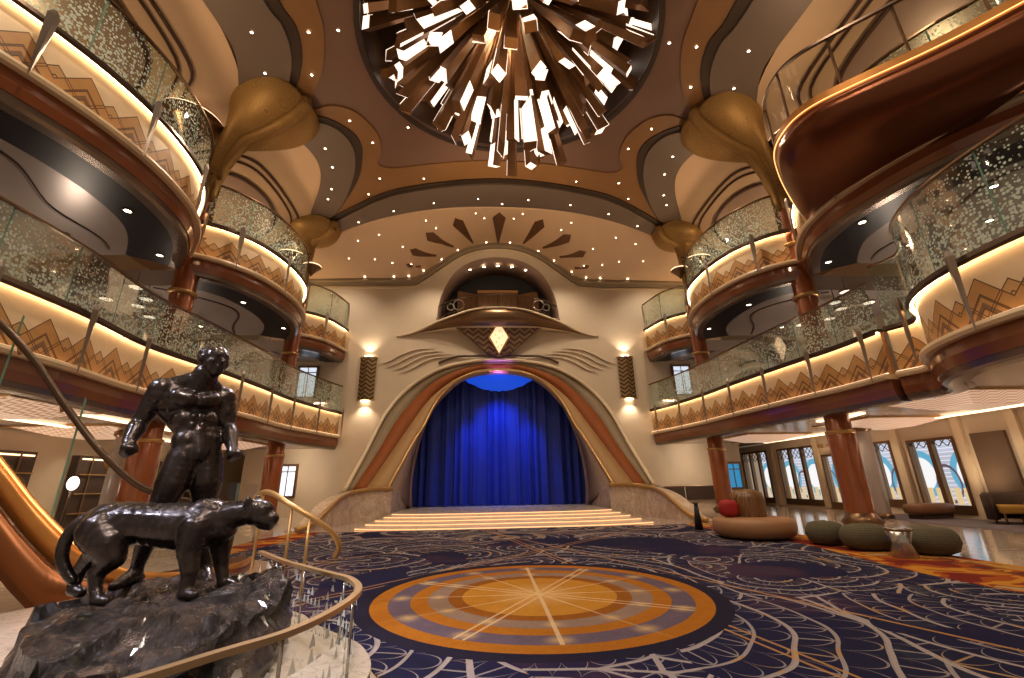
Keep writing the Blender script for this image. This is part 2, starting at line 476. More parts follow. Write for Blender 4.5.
    col = g.mix(g.mul(glow, .65), col, (.80, .50, .20))
    # small soft flecks in the bands
    fl = g.f('POWER', g.mx(g.f('COSINE', g.mul(ang, 12.)), 0.), 3.)
    def soft(c0, w0):
        q = g.sub(1., g.f('DIVIDE', g.f('ABSOLUTE', g.sub(r, c0)), w0)); q.node.use_clamp = True; return q
    fl2 = g.mul(fl, g.mx(soft(RR*.84, .12), soft(RR*.615, .10)))
    col = g.mix(g.mul(fl2, .6), col, (.80, .52, .20))
    c = g.mix(g.mul(g.lt(r, RR+.16), g.gt(r, RR)), c, (.014, .011, .03))
    c = g.mix(g.lt(r, RR), c, col)
    c = g.mix(.45, c, g.mix(n3, dk((.0, .0, .0), 1), c))
    g.bump(n3, .25, .006)
    return g.fin(c, .95, 0, .15)
M['carpet'] = m_carpet()

def m_bronze_statue():
    g = G('dark_patinated_bronze'); o = g.coord('Object')
    n = g.noise(o, 7, 5, .65)
    g.bump(g.noise(o, 26, 4, .6), .35, .012)
    return g.fin(g.mix(n, (.012, .010, .012), (.065, .045, .040)), g.ramp(n, [(.3, (.20,)*3), (.7, (.38,)*3)]), .75, .6, coat=.2)
M['statue'] = m_bronze_statue()
def m_rock():
    g = G('bronze_rock'); o = g.coord('Object')
    n = g.noise(o, 4, 6, .7); mu = g.noise(g.node('ShaderNodeMapping').outputs[0], 9, 3)
    g.bump(g.add(g.noise(o, 9, 6, .7), g.mul(g.vor(o, 9)[0], .6)), 1., .07)
    c = g.ramp(n, [(.35, (.010, .009, .011)), (.52, (.045, .032, .030)), (.70, (.17, .11, .075))])
    return g.fin(c, g.ramp(n, [(.3, (.12,)*3), (.7, (.32,)*3)]), .5, .7, coat=.35)
M['rock'] = m_rock()
def m_curtain():
    g = G('blue_velvet'); o = g.coord('Object'); n = g.noise(o, 2, 3)
    g.bump(g.noise(o, 60, 2), .1, .01)
    m = g.fin(g.mix(n, (.004, .013, .13), (.008, .024, .22)), .75)
    g.b.inputs['Sheen Weight'].default_value = .4; g.b.inputs['Sheen Tint'].default_value = (.05, .1, .9, 1)
    return m
M['curtain'] = m_curtain()
def m_weave(name, a, b, sc=9.):
    g = G(name); o = g.coord('Object'); x, y, z = g.sep(o)
    u = g.mul(g.add(x, 0.), sc); v = g.mul(z, sc)
    zig = g.f('FRACT', g.add(v, g.mul(g.f('PINGPONG', u, 1.), .8)))
    m = g.gt(zig, .55)
    g.bump(m, .6, .02)
    return g.fin(g.mix(m, a, b), .35, .6)
M['weave'] = m_weave('bronze_chevron_weave', (.28, .17, .09), (.10, .06, .035), 4.)
M['weavefine'] = m_weave('sconce_weave', (.34, .22, .10), (.075, .045, .02), 5.)
def m_columnwood():
    g = G('russet_column'); o = g.coord('Object'); n = g.noise(o, 1.5, 4, .6, .5)
    return g.fin(g.mix(n, (.22, .055, .018), (.36, .11, .035)), .25, .25, coat=.4)
M['column'] = m_columnwood()
def m_goldcap():
    g = G('etched_gold'); o = g.coord('Object'); x, y, z = g.sep(o)
    l = g.lt(g.f('FRACT', g.mul(g.vor(o, 2.2)[0], 9.)), .25)
    g.bump(l, .4, .02)
    n = g.noise(o, 3, 4)
    l2 = g.lt(g.f('FRACT', g.mul(g.vor(o, 5.)[0], 7.)), .3); l = g.mx(l, g.mul(l2, .5))
    return g.fin(g.mix(g.mul(l, .5), g.mix(n, (.30, .165, .045), (.42, .25, .08)), (.20, .11, .03)), .5, .5)
M['goldcap'] = m_goldcap()
def m_woodgrain():
    g = G('dark_striped_wood'); x, y, z = g.sep(g.coord('Object'))
    a = g.f('ARCTAN2', y, x); n = g.noise(g.comb(g.mul(a, 6.), g.mul(z, .6)), 3, 4)
    return g.fin(g.ramp(n, [(.38, (.03, .013, .006)), (.52, (.18, .075, .025)), (.66, (.34, .17, .06))]), .35)
M['stripewood'] = m_woodgrain()
def m_pouf():
    g = G('olive_knit'); o = g.coord('Object'); n = g.noise(o, 40, 2)
    x, y, z = g.sep(o)
    g.bump(g.f('SINE', g.mul(z, 180.)), .3, .006)
    return g.fin(g.mix(n, (.060, .050, .028), (.13, .11, .065)), .9)
M['pouf'] = m_pouf()
def m_zig():
    g = G('lit_maze_panel'); o = g.coord('Object'); x, y, z = g.sep(o)
    u = g.mul(g.add(x, y), 5.); v = g.mul(g.sub(x, y), 5.)
    br = g.gt(g.f('FRACT', g.add(u, g.mul(g.f('PINGPONG', v, 1.), 1.))), .5)
    m = g.fin((.6, .4, .3), .4)
    g.put(g.mix(br, (.35, .14, .07), (1, .76, .55)), g.b.inputs['Emission Color']); g.b.inputs['Emission Strength'].default_value = .55
    return g.m
M['maze'] = m_zig()
def m_shop():
    # concourse behind the windows, its lighting put into the wall as glow: arches and round openings in white and blue tiles
    g = G('glowing_concourse_wall'); x, y, z = g.sep(g.coord('Object'))
    p = g.f('PINGPONG', g.add(y, .4), .95)
    r = g.f('SQRT', g.add(g.mul(p, p), g.mul(g.mul(g.sub(z, 1.25), g.sub(z, 1.25)), .8)))
    disc = g.lt(r, .55); rim = g.lt(r, .78)
    low = g.lt(z, .75)
    arch = g.line(g.f('SQRT', g.add(g.mul(g.sub(p, .95), g.sub(p, .95)), g.mul(g.sub(z, .9), g.mul(g.sub(z, .9), .45)))), .42, .035)
    c = g.mix(g.gt(z, 2.0), (.50, .52, .62), (.55, .60, .75)); c = g.mix(g.gt(g.f('FRACT', g.mul(z, 7.)), .8), c, (.9, .92, 1.))
    c = g.mix(rim, c, (.10, .42, .62)); c = g.mix(disc, c, (1, 1, 1)); c = g.mix(arch, c, (.10, .06, .10))
    c = g.mix(g.mul(low, g.gt(g.f('FRACT', g.mul(y, 3.)), .3)), c, (.80, .58, .30))
    m = g.fin((.2, .2, .2), .5); g.put(c, g.b.inputs['Emission Color']); g.b.inputs['Emission Strength'].default_value = 1.0
    return m
M['shop'] = m_shop()
def m_lattice():
    g = G('lattice_top_glass'); u, v, _ = g.sep(g.coord('Object')); x, y, z = g.sep(g.coord('Object'))
    tr = g.node('ShaderNodeBsdfTransparent'); tr.inputs[0].default_value = (.95, .95, .95, 1)
    a = g.f('FRACT', g.mul(g.add(y, z), 4.)); b = g.f('FRACT', g.mul(g.sub(y, z), 4.))
    l = g.mul(g.mx(g.lt(a, .14), g.lt(b, .14)), g.gt(z, 2.0))
    d = g.node('ShaderNodeBsdfDiffuse'); d.inputs[0].default_value = (.08, .06, .04, 1)
    m2 = g.node('ShaderNodeMixShader'); g.l.new(l, m2.inputs[0]); g.l.new(tr.outputs[0], m2.inputs[1]); g.l.new(d.outputs[0], m2.inputs[2]); g.l.new(m2.outputs[0], g.out.inputs[0]); return g.m
M['lattice'] = m_lattice()

# ================================================================== SETTING
def S(o): return tag(o, kind='structure')
flo = [(-14, -3), (14, -3), (14, 25), (-14, 25)]
S(plate('floor', [flo], lambda x, y: -.2, .2, M['marblefloor'], step=0))
LM = M
WT = 13.2
# back wall (outline in X/Z at Y=20.4) with arch opening and niche opening
CORN = [(11.2, 10.95), (7.8, 10.95), (4.6, 10.98), (4.0, 11.18), (3.1, 11.87), (2.4, 12.42), (1.6, 12.87), (.8, 13.1), (0, 13.17)]
def sym(r): return r+[(-x, z) for x, z in r[::-1][1:]]
cornc = [(p.x, p.y) for p in crom([Vector((x, z, 0)) for x, z in sym(CORN)], 6)]
F_L = [(-3.9, .25), (-3.93, 1.49), (-3.66, 3.13), (-3.17, 4.44), (-2.55, 5.28), (-1.81, 5.9), (-1.01, 6.19), (0, 6.28)]
Fc = [(p.x, p.y) for p in crom([Vector((x, z, 0)) for x, z in F_L+[(-x, z) for x, z in F_L[::-1][1:]]], 6)]
NI = [(-3.08, 9.0), (-2.98, 9.9), (-2.72, 10.75), (-2.24, 11.6), (-1.55, 12.15), (-.8, 12.43), (0, 12.52)]
Nc = [(p.x, p.y) for p in crom([Vector((x, z, 0)) for x, z in NI+[(-x, z) for x, z in NI[::-1][1:]]], 5)]
top = [(x, z+.35) for x, z in cornc]
outer = [(-11.2, 0), (-3.9, 0)]+[(x, z-.0) for x, z in Fc]+[(3.9, 0), (11.2, 0)]+top
S(plate('wall_back', [outer, Nc], lambda x, y: 0, .5, M['wall'], step=1.0, mapf=lambda u, v, w: (u, 20.4+w, v)))
for s, nm in ((-1, 'left'), (1, 'right')):
    bm = bmesh.new()
    box_bm(bm, (s*14.0, 11, 7.9), (.3, 28, 10.2))
    box_bm(bm, (s*11.1, 22.6, 7), (.3, 4.5, 8.6)); 
    S(bm_obj('wall_'+nm, bm, M['wall']))
bm = bmesh.new(); box_bm(bm, (0, 24.9, 7), (28, .3, 14)); S(bm_obj('wall_rear', bm, M['wall']))

# cornice moulding
bm = bmesh.new()
P3 = [Vector((x, 0, z)) for x, z in cornc]
def sweep_xz(bm, pts, prof, y0):
    rows = []
    for i, p in enumerate(pts):
        a = pts[max(i-1, 0)]; b = pts[min(i+1, len(pts)-1)]
        d = Vector((b[0]-a[0], b[1]-a[1])).normalized(); n = Vector((-d.y, d.x))
        if n.y < 0: n = -n
        rows.append([bm.verts.new((p[0]+n.x*k, y0-w, p[1]+n.y*k)) for k, w in prof])
    m = len(prof)
    for a, b in zip(rows, rows[1:]):
        for k in range(m): bm.faces.new((a[k], b[k], b[(k+1) % m], a[(k+1) % m]))
    bm.faces.new(rows[0]); bm.faces.new(rows[-1][::-1])
    bmesh.ops.recalc_face_normals(bm, faces=bm.faces)
    return bm
sweep_xz(bm, cornc, [(-.16, 0), (-.16, .12), (-.04, .16), (0, .3), (.14, .3), (.14, 0)], 20.4)
S(bm_obj('trim_1', bm, M['olive']))
bm = bmesh.new(); sweep_xz(bm, [(x, z) for x, z in cornc], [(-.30, 0), (-.30, .05), (-.22, .05), (-.22, 0)], 20.4)
S(bm_obj('trim_2', bm, M['creamtrim']))

# ------------------------------------------------------------------ ceiling
def cz(x, y): return 13.4-.02*x*x
DC = (.1, 9.4); DR = 4.25
dome = [(DC[0]+DR*math.cos(a), DC[1]+DR*math.sin(a)) for a in [2*PI*k/64 for k in range(64)]]
CE = [(-8.3, 17.6), (-7.0, 17.6), (-5.4, 17.18), (-2.9, 16.95), (0, 16.95), (2.9, 16.95), (5.4, 17.18), (7.0, 17.6), (8.3, 17.6)]
CEc = [(p.x, p.y) for p in crom([Vector((x, y, 0)) for x, y in CE], 5)]
S(plate('ceiling', [[(-14, -3), (14, -3), (14, 17.6)]+CEc[::-1]+[(-14, 17.6)], dome], cz, .25, M['brown'], step=.8))
# dome drum: closed recess
S(lathe('ceiling_dome', [(DR+.05, -.02), (DR+.05, 1.6), (DR-.2, 2.8), (DR-1.2, 3.6), (0, 3.8)], M['domew'], c=(DC[0], DC[1], 13.4), seg=64))
bm = sweep_bm(dome, [(-.06, 0), (.1, 0), (.1, -.07), (-.06, -.07)], loop=True)
for v in bm.verts: v.co.z += cz(v.co.x, v.co.y)
S(bm_obj('trim_3', bm, M['dark']))
def onceil(name, outline, off, mat, n=6, th=.08, step=.5, smoothloop=True):
    lp = [(p.x, p.y) for p in crom([Vector((x, y, 0)) for x, y in outline], n, True)] if smoothloop else outline
    return plate(name, [lp], lambda x, y: cz(x, y)-off, th, mat, step=step)
tn = [10]
def trim(o, kind='structure'):
    o.name = 'trim_%d' % tn[0]; tn[0] += 1
    return S(o)
def polyl(pts, n=6): return [(p.x, p.y) for p in crom([Vector((x, y, 0)) for x, y in pts], n)]
for s in (-1, 1):
    mm = (lambda L: [(x*-s, y) for x, y in L])   # data given for the left (x<0)
    # side cream fields
    cream = polyl([(-7.5, -1.5), (-7.35, 3), (-7.35, 6.5), (-7.26, 8.1), (-7.4, 9.3), (-7.65, 9.92)])+[(-8.2, 10.8), (-7.6, 11.8)]+polyl([(-6.83, 12.39), (-6.7, 13.4), (-7.03, 14.47), (-7.89, 15.95), (-8.5, 17.0)])+[(-13.9, 17.4), (-13.9, -1.5)]
    trim(plate('t', [mm(cream)], lambda x, y: cz(x, y)-.14, .10, M['cream'], step=.6))
    # amber band A
    oa = polyl([(-4.7, 4.0), (-4.8, 6.5), (-4.89, 7.96), (-4.98, 8.85), (-5.38, 9.88), (-6.02, 10.79)])+[(-6.9, 10.9)]+polyl([(-6.53, 10.54), (-6.2, 10.0), (-6.0, 8.6), (-6.2, 6.5), (-6.3, 4.0)])
    trim(plate('t', [mm(oa)], lambda x, y: cz(x, y)-.05, .06, M['orange']))
    da = polyl([(-5.8, 3.0), (-5.75, 6.0), (-5.73, 7.87), (-5.59, 8.59), (-5.75, 9.39), (-6.21, 10.22), (-6.7, 10.8)])+[(-7.5, 10.9)]+polyl([(-7.4, 9.9), (-7.0, 8.5), (-7.2, 3.0)])
    trim(plate('t', [mm(da)], lambda x, y: cz(x, y)-.10, .06, M['dark']))
    ga = polyl([(-6.3, 2.0), (-6.15, 6.0), (-6.02, 7.84), (-5.87, 8.48), (-5.96, 9.24), (-6.3, 9.96), (-6.8, 10.5)])+[(-7.9, 10.6)]+polyl([(-7.65, 9.92), (-7.31, 9.13), (-7.23, 8.45), (-7.35, 6.5), (-7.4, 2.0)])
    trim(plate('t', [mm(ga)], lambda x, y: cz(x, y)-.18, .09, M['grey']))
    # amber band B and the arc
    ob = polyl([(-6.6, 11.35), (-6.12, 11.2), (-5.49, 11.15), (-4.95, 11.45), (-4.6, 12.0), (-4.42, 12.65), (-4.5, 13.4), (-4.75, 13.95), (-4.3, 14.3), (-3.0, 14.3), (-1.5, 14.22), (0, 14.2)])+polyl([(0, 15.35), (-3.5, 15.55), (-5.16, 15.9), (-6.95, 16.7)])+[(-7.3, 16.5)]
    trim(plate('t', [mm(ob)], lambda x, y: cz(x, y)-.055, .06, M['orange']))
    db = polyl([(-6.7, 11.5), (-6.19, 11.36), (-5.65, 11.7), (-5.2, 12.3), (-5.08, 12.87), (-5.2, 13.5), (-5.64, 14.6), (-6.5, 15.8), (-7.09, 16.5)])+[(-7.7, 16.5)]+polyl([(-7.2, 15.0), (-6.6, 13.4), (-6.9, 12.2)])
    trim(plate('t', [mm(db)], lambda x, y: cz(x, y)-.10, .06, M['dark']))
    gb = polyl([(-6.8, 11.7), (-6.23, 11.56), (-5.64, 11.96), (-5.36, 12.83), (-5.60, 14.0), (-6.35, 15.45), (-7.1, 16.4)])+[(-8.3, 16.8)]+polyl([(-7.89, 15.95), (-7.03, 14.47), (-6.7, 13.4), (-6.83, 12.39), (-7.3, 11.8)])
    trim(plate('t', [mm(gb)], lambda x, y: cz(x, y)-.18, .09, M['grey']))
# arc: dark and grey between the far capitals
a1 = polyl([(-7.3, 16.65), (-5.16, 15.72), (-3.5, 15.42), (0, 15.2), (3.5, 15.42), (5.16, 15.72), (7.3, 16.65)])
a2 = polyl([(-7.4, 16.95), (-5.16, 15.98), (-3.5, 15.66), (0, 15.46), (3.5, 15.66), (5.16, 15.98), (7.4, 16.95)])
a3 = polyl([(-7.6, 17.7), (-5.4, 17.22), (-2.9, 17.0), (0, 17.0), (2.9, 17.0), (5.4, 17.22), (7.6, 17.7)])
trim(plate('t', [a1+a3[::-1]], lambda x, y: cz(x, y)-.12, .06, M['dark']))
trim(plate('t', [a2+a3[::-1]], lambda x, y: cz(x, y)-.20, .09, M['grey']))
# cream fan vault from arc edge to the cornice
ea = resample([(x*1.22, y, cz(x*1.22, y)-.14) for x, y in a3], 61)
cc = resample([(x*-1 if False else x, 20.4, z+.02) for x, z in sorted(cornc) if abs(x) <= 9.4], 61)
def cornz(x):
    c = sorted(cornc)
    for (x0, z0), (x1, z1) in zip(c, c[1:]):
        if x0 <= x <= x1: return z0+(z1-z0)*(x-x0)/max(x1-x0, 1e-6)
    return 10.95
cvs = []
xs = [-11.2+22.4*k/80 for k in range(81)]
def a3y(x):
    if abs(x) > 7.6: return 17.7
    c = sorted(a3)
    for (x0, y0), (x1, y1) in zip(c, c[1:]):
        if x0 <= x <= x1: return y0+(y1-y0)*(x-x0)/max(x1-x0, 1e-6)
    return 17.7
def fanz(x, y):
    t = (y-a3y(x))/(20.4-a3y(x)); t = min(max(t, 0), 1); e = 1-(1-t)**1.6 if abs(x) > 99 else t*t*(3-2*t)*.45+t*.55
    return (cz(x, a3y(x))-.14)*(1-e)+(cornz(x)+.05)*e
rowsf = []
for k in range(17):
    t = k/16
    rowsf.append([(x, a3y(x)+(20.42-a3y(x))*t, fanz(x, a3y(x)+(20.4-a3y(x))*t)) for x in xs])
o = loft('ceiling_fan', rowsf, M['cream'], thick=.05); S(o)
# dark sun rays on the fan
rays = [((0, 17.45), (0, 20.1), .62), ((-2.08, 17.72), (-1.30, 19.85), .52), ((-3.48, 18.2), (-2.28, 19.6), .42), ((-4.28, 18.74), (-3.12, 19.58), .28), ((-4.55, 19.38), (-3.88, 19.7), .14)]
rays += [((-a[0], a[1]), (-b[0], b[1]), w) for a, b, w in rays[1:]]
for a, b, w in rays:
    a, b = Vector(a), Vector(b); d = (b-a).normalized(); n = Vector((-d.y, d.x))
    if d.length < .5: continue
    L = (b-a).length
    out = [a, a+d*L*.16+n*w/2, b+n*.03, b-n*.03, a+d*L*.16-n*w/2]
    o = plate('sun_ray', [[(p.x, p.y) for p in out]], lambda x, y: fanz(x, y)-.07, .05, M['ray'], step=.3)
    trim(o)
# oval track lines and mauve fields over the balconies
def ribbon_ceiling(path, w, off, mat, name='t'):
    bm = sweep_bm(path, [(-w/2, 0), (w/2, 0), (w/2, .05), (-w/2, .05)])
    for v in bm.verts: v.co.z += cz(v.co.x, v.co.y)-off
    return trim(bm_obj(name, bm, mat))
for s in (-1, 1):
    mm = (lambda L: [(x*-s, y) for x, y in L])
    for (x0, y0, y1, r) in ((-8.95, 3.2, 9.6, 1.5), (-9.0, 12.4, 16.6, 1.3)):
        def ov(d):
            xi = x0+d; ya = y0-d; yb = y1+d
            return polyl([(-12.8, ya), (xi-r*1.1, ya), (xi-r*.35, ya+r*.35), (xi, ya+r*1.1), (xi, yb-r*1.1), (xi-r*.35, yb-r*.35), (xi-r*1.1, yb), (-12.8, yb)], 5)
        i0 = ov(0)
        trim(plate('t', [mm(i0)], lambda x, y: cz(x, y)-.18, .03, M['mauve'], step=.5))
        ribbon_ceiling(mm(ov(0)), .08, .22, M['trackline'])
        ribbon_ceiling(mm(ov(.42)), .05, .19, M['trackline'])
        ribbon_ceiling(mm(ov(.62)), .07, .19, M['trackline'])

# ------------------------------------------------------------------ downlights
dl_proto = {}
def downlight(x, y, z, r, label, group, tilt=None):
    k = round(r, 3)
    if k not in dl_proto:
        t = thing('downlight', label, 'light', (x, y, z), 0, group)
        lathe('bezel', [(r*.95, 0), (r*1.35, -.004), (r*1.35, -.02), (r*.95, -.02), (r*.95, 0)], M['rail'], t, seg=16)
        lathe('lens', [(r*.95, -.006), (0, -.012)], M['whitelight'], t, seg=16)
        dl_proto[k] = t
        return t
    t = copy_tree(dl_proto[k]); t.location = (x, y, z); tag(t, label, 'light', group); return t
DLB = [(-5.34, 8.75), (-5.71, 9.98), (-4.61, 8.82), (-5.16, 11.79), (-4.67, 12.86), (-3.35, 12.39), (-4.86, 14.76), (-5.5, 15.6), (-3.16, 15.05)]
for x, y in DLB:
    sides = {-1: 'left', 1: 'right'}
    for s in (-1, 1):
        off = .06 if not (x, y) in ((-4.61, 8.82), (-3.35, 12.39)) else 0
        downlight(-x*s, y, cz(x, y)-off-.01, .04, 'tiny round downlight in the brown and amber ceiling around the chandelier, %s half' % sides[s], 'downlights in the brown ceiling, %s half' % sides[s])
for x, y in [(-6.62, 8.49), (-6.82, 9.63), (-6.23, 12.69), (-6.29, 13.63), (-6.69, 14.77), (-7.0, 15.3)]:
    for s in (-1, 1):
        part = 'near' if y < 11 else 'far'
        downlight(-x*s, y, cz(x, y)-.19, .04, 'small round downlight in the %s %s grey leaf panel of the ceiling' % (part, sides[s]), '%s %s leaf panel downlights' % (part, sides[s]))
for x, y in [(-6.31, 17.16), (-4.71, 16.79), (-2.93, 16.54), (-.97, 16.4), (.11, 16.75), (1.26, 16.39), (3.16, 16.47), (4.93, 16.69), (6.37, 17.12)]:
    downlight(x, y, cz(x, y)-.21, .04, 'small downlight in the grey arched band above the sunray ceiling', 'downlights in the grey arched band')
rr = random.Random(3)
for x, y in [(-6.6, 18.2), (-5.6, 18.0), (-4.6, 18.6), (-3.4, 17.6), (-3.0, 18.1), (-1.1, 17.5), (-6.0, 19.1), (-4.3, 19.4), (-5.2, 19.3), (-7.2, 19.0), (-.7, 17.9)]:
    for s in (-1, 1):
        downlight(-x*s, y, fanz(x, y)-.035, .038, 'tiny downlight in the cream sunray ceiling over the stage', 'downlights in the cream sunray ceiling')
for x, y in [(-6.67, 20.0), (-5.24, 20.0), (-4.5, 20.0), (-3.79, 20.0), (-2.91, 20.0), (-2.1, 20.0), (-.62, 20.0)]:
    for s in (-1, 1):
        downlight(-x*s, y, fanz(x, y)-.035, .055, 'bright downlight in the row following the wavy cornice above the stage wall', 'downlights along the wavy cornice')

# ------------------------------------------------------------------ columns
def ringp(t, z, r, h=.12, mat='goldtrim'):
    return lathe('ring', [(r-.03, z), (r+.04, z+.02), (r+.05, z+h/2), (r+.04, z+h-.02), (r-.03, z+h)], M[mat], t)
def column(x, y, near):
    sd = 'left' if x < 0 else 'right'
    lab = 'russet column with a gold flared capital, %s side, %s the stage' % (sd, 'nearer the camera than' if near else 'closest to')
    if near: lab = 'nearer %s russet column whose gold capital reaches far over the hall' % sd
    else: lab = '%s russet column beside the stage wall with a round gold capital' % sd
    t = thing('column', lab, 'column', (x, y, 0), 0, None)
    r = .30
    s = 1 if x < 0 else -1   # inward direction
    lathe('shaft', [(r+.02, 0), (r+.02, 2.3), (r-.01, 2.35), (r-.02, 9.0), (r-.04, 9.6)], M['column'], t)
    lathe('base', [(r, .02), (r+.11, .02), (r+.16, .10), (r+.05, .22), (r+.01, .34), (r, .34)], M['bronze'], t)
    for z in (2.25, 6.2, 7.9): ringp(t, z, r)
    # branching capital: loft from the neck to an ellipse on the ceiling
    N = 40; rows = []
    if near: dx, dy, ax, ay, ztop, z0, zb = 1.70, -.35, 1.22, 1.36, 12.30, 9.2, 11.15
    else: dx, dy, ax, ay, ztop, z0, zb = .25, -.2, 1.14, 1.08, 11.95, 9.2, 11.30
    bm = bmesh.new()
    secs = []
    for k in range(13):
        u = k/12; secs.append((dx*.42*u**2.2, dy*u**2, z0+(zb-z0)*u, .27+.04*u+(.09*u**5)))
    for k in range(1, 15):
        u = k/14; secs.append((dx*(.42+.58*math.sin(u*PI/2)**.9), dy, zb+(ztop-zb)*(u**(1.05 if near else 1.5)), .40+.60*((.55*u+.45*math.sin(u*PI/2)) if near else math.sin(u*PI/2)**.9)))
    secs.append((dx, dy, ztop+.06, 1.03)); secs.append((dx, dy, ztop+.14, 1.02)); secs.append((dx, dy, ztop+.17, .93)); secs.append((dx, dy, ztop+.42, .90))
    a0 = -.30 if s > 0 else PI+.30
    surf = []
    for cx, cyy, zz, w in secs:
        if w <= .4: wx = wy = w
        else: wx = .4+(w-.4)*(ax-.4)/.6; wy = .4+(w-.4)*(ay-.4)/.6
        g_ = max(0, (w-.4)/.6)
        row = []
        for q in range(N):
            a = 2*PI*q/N; da = math.atan2(math.sin(a-a0), math.cos(a-a0)); k = 1-.09*g_*math.exp(-da*da/.09)
            row.append(bm.verts.new((s*cx+wx*k*math.cos(a), cyy+wy*k*math.sin(a), zz)))
        rows.append(row); surf.append((s*cx+wx*.93*math.cos(a0), cyy+wy*.93*math.sin(a0), zz))
    for a, b in zip(rows, rows[1:]):
        for q in range(N): bm.faces.new((a[q], a[(q+1) % N], b[(q+1) % N], b[q]))
    bm.faces.new(rows[-1]); bmesh.ops.recalc_face_normals(bm, faces=bm.faces)
    cap = bm_obj('capital', bm, M['goldcap'], t, True)
    tube('rib', [surf[0]]+surf[2:-2], lambda u: .10+.10*min(u*1.6, 1), M['goldcap'], cap, seg=12, flat=.8)
    # bronze dish on the outer side with a lit rim
    # bronze dishes beside the neck with lit rims
    for (ddx, ddy, zr, k) in (((-s*.3, -.85, 11.35, 1.0),) if near else ((-s*.45, -.15, 10.6, .72), (s*.42, -.10, 10.15, .45))):
        d = lathe('dish', [(.08*k, -.9*k), (.3*k, -.55*k), (.62*k, -.22*k), (.85*k, 0), (.80*k, .02), (.5*k, -.1*k), (0, -.14*k)], M['bronze'], t, c=(ddx, ddy, zr), seg=32)
        lathe('rim_light', [(.72*k, .0), (.82*k, .02), (.82*k, .05), (.72*k, .03), (.72*k, .0)], M['cove'], d, c=(ddx, ddy, zr), seg=32)
    # pierced slots up the neck
    for k in range(5):
        z = 10.0+k*.16
        box('slot', (s*(.13+.04*k), -.30-.015*k, z), (.26, .05, .035), M['dark'], cap)
    return t
C1 = (8.9, 11.4); C2 = (8.5, 17.3)
for s in (-1, 1):
    column(s*C1[0], C1[1], True); column(s*C2[0], C2[1], False)

# ------------------------------------------------------------------ balconies
def spear_proto():
    bm = bmesh.new()
    secs = [(-.62, .012, .012), (-.3, .035, .03), (.35, .075, .045), (.62, .085, .05), (.72, .03, .02)]
    rows = []
    for z, w, d in secs:
        rows.append([bm.verts.new((a*w, b*d, z)) for a, b in ((1, 0), (0, 1), (-1, 0), (0, -1))])
    for a, b in zip(rows, rows[1:]):
        for k in range(4): bm.faces.new((a[k], a[(k+1) % 4], b[(k+1) % 4], b[k]))
    bm.faces.new(rows[0]); bm.faces.new(rows[-1]); bmesh.ops.recalc_face_normals(bm, faces=bm.faces)
    me = bpy.data.meshes.new('spear_bracket'); bm.to_mesh(me); bm.free(); me.materials.append(M['chrome']); return me
SPEAR = spear_proto()
def arc_pts(path, step, start):
    L = [0]
    for a, b in zip(path, path[1:]): L.append(L[-1]+(Vector(b[:2])-Vector(a[:2])).length)
    out = []; s = start
    nr = normals2(path)
    while s < L[-1]-.05:
        i = max(k for k in range(len(L)-1) if L[k] <= s); u = (s-L[i])/(L[i+1]-L[i])
        out.append((Vector(path[i][:2]).lerp(Vector(path[i+1][:2]), u), nr[i])); s += step
    return out
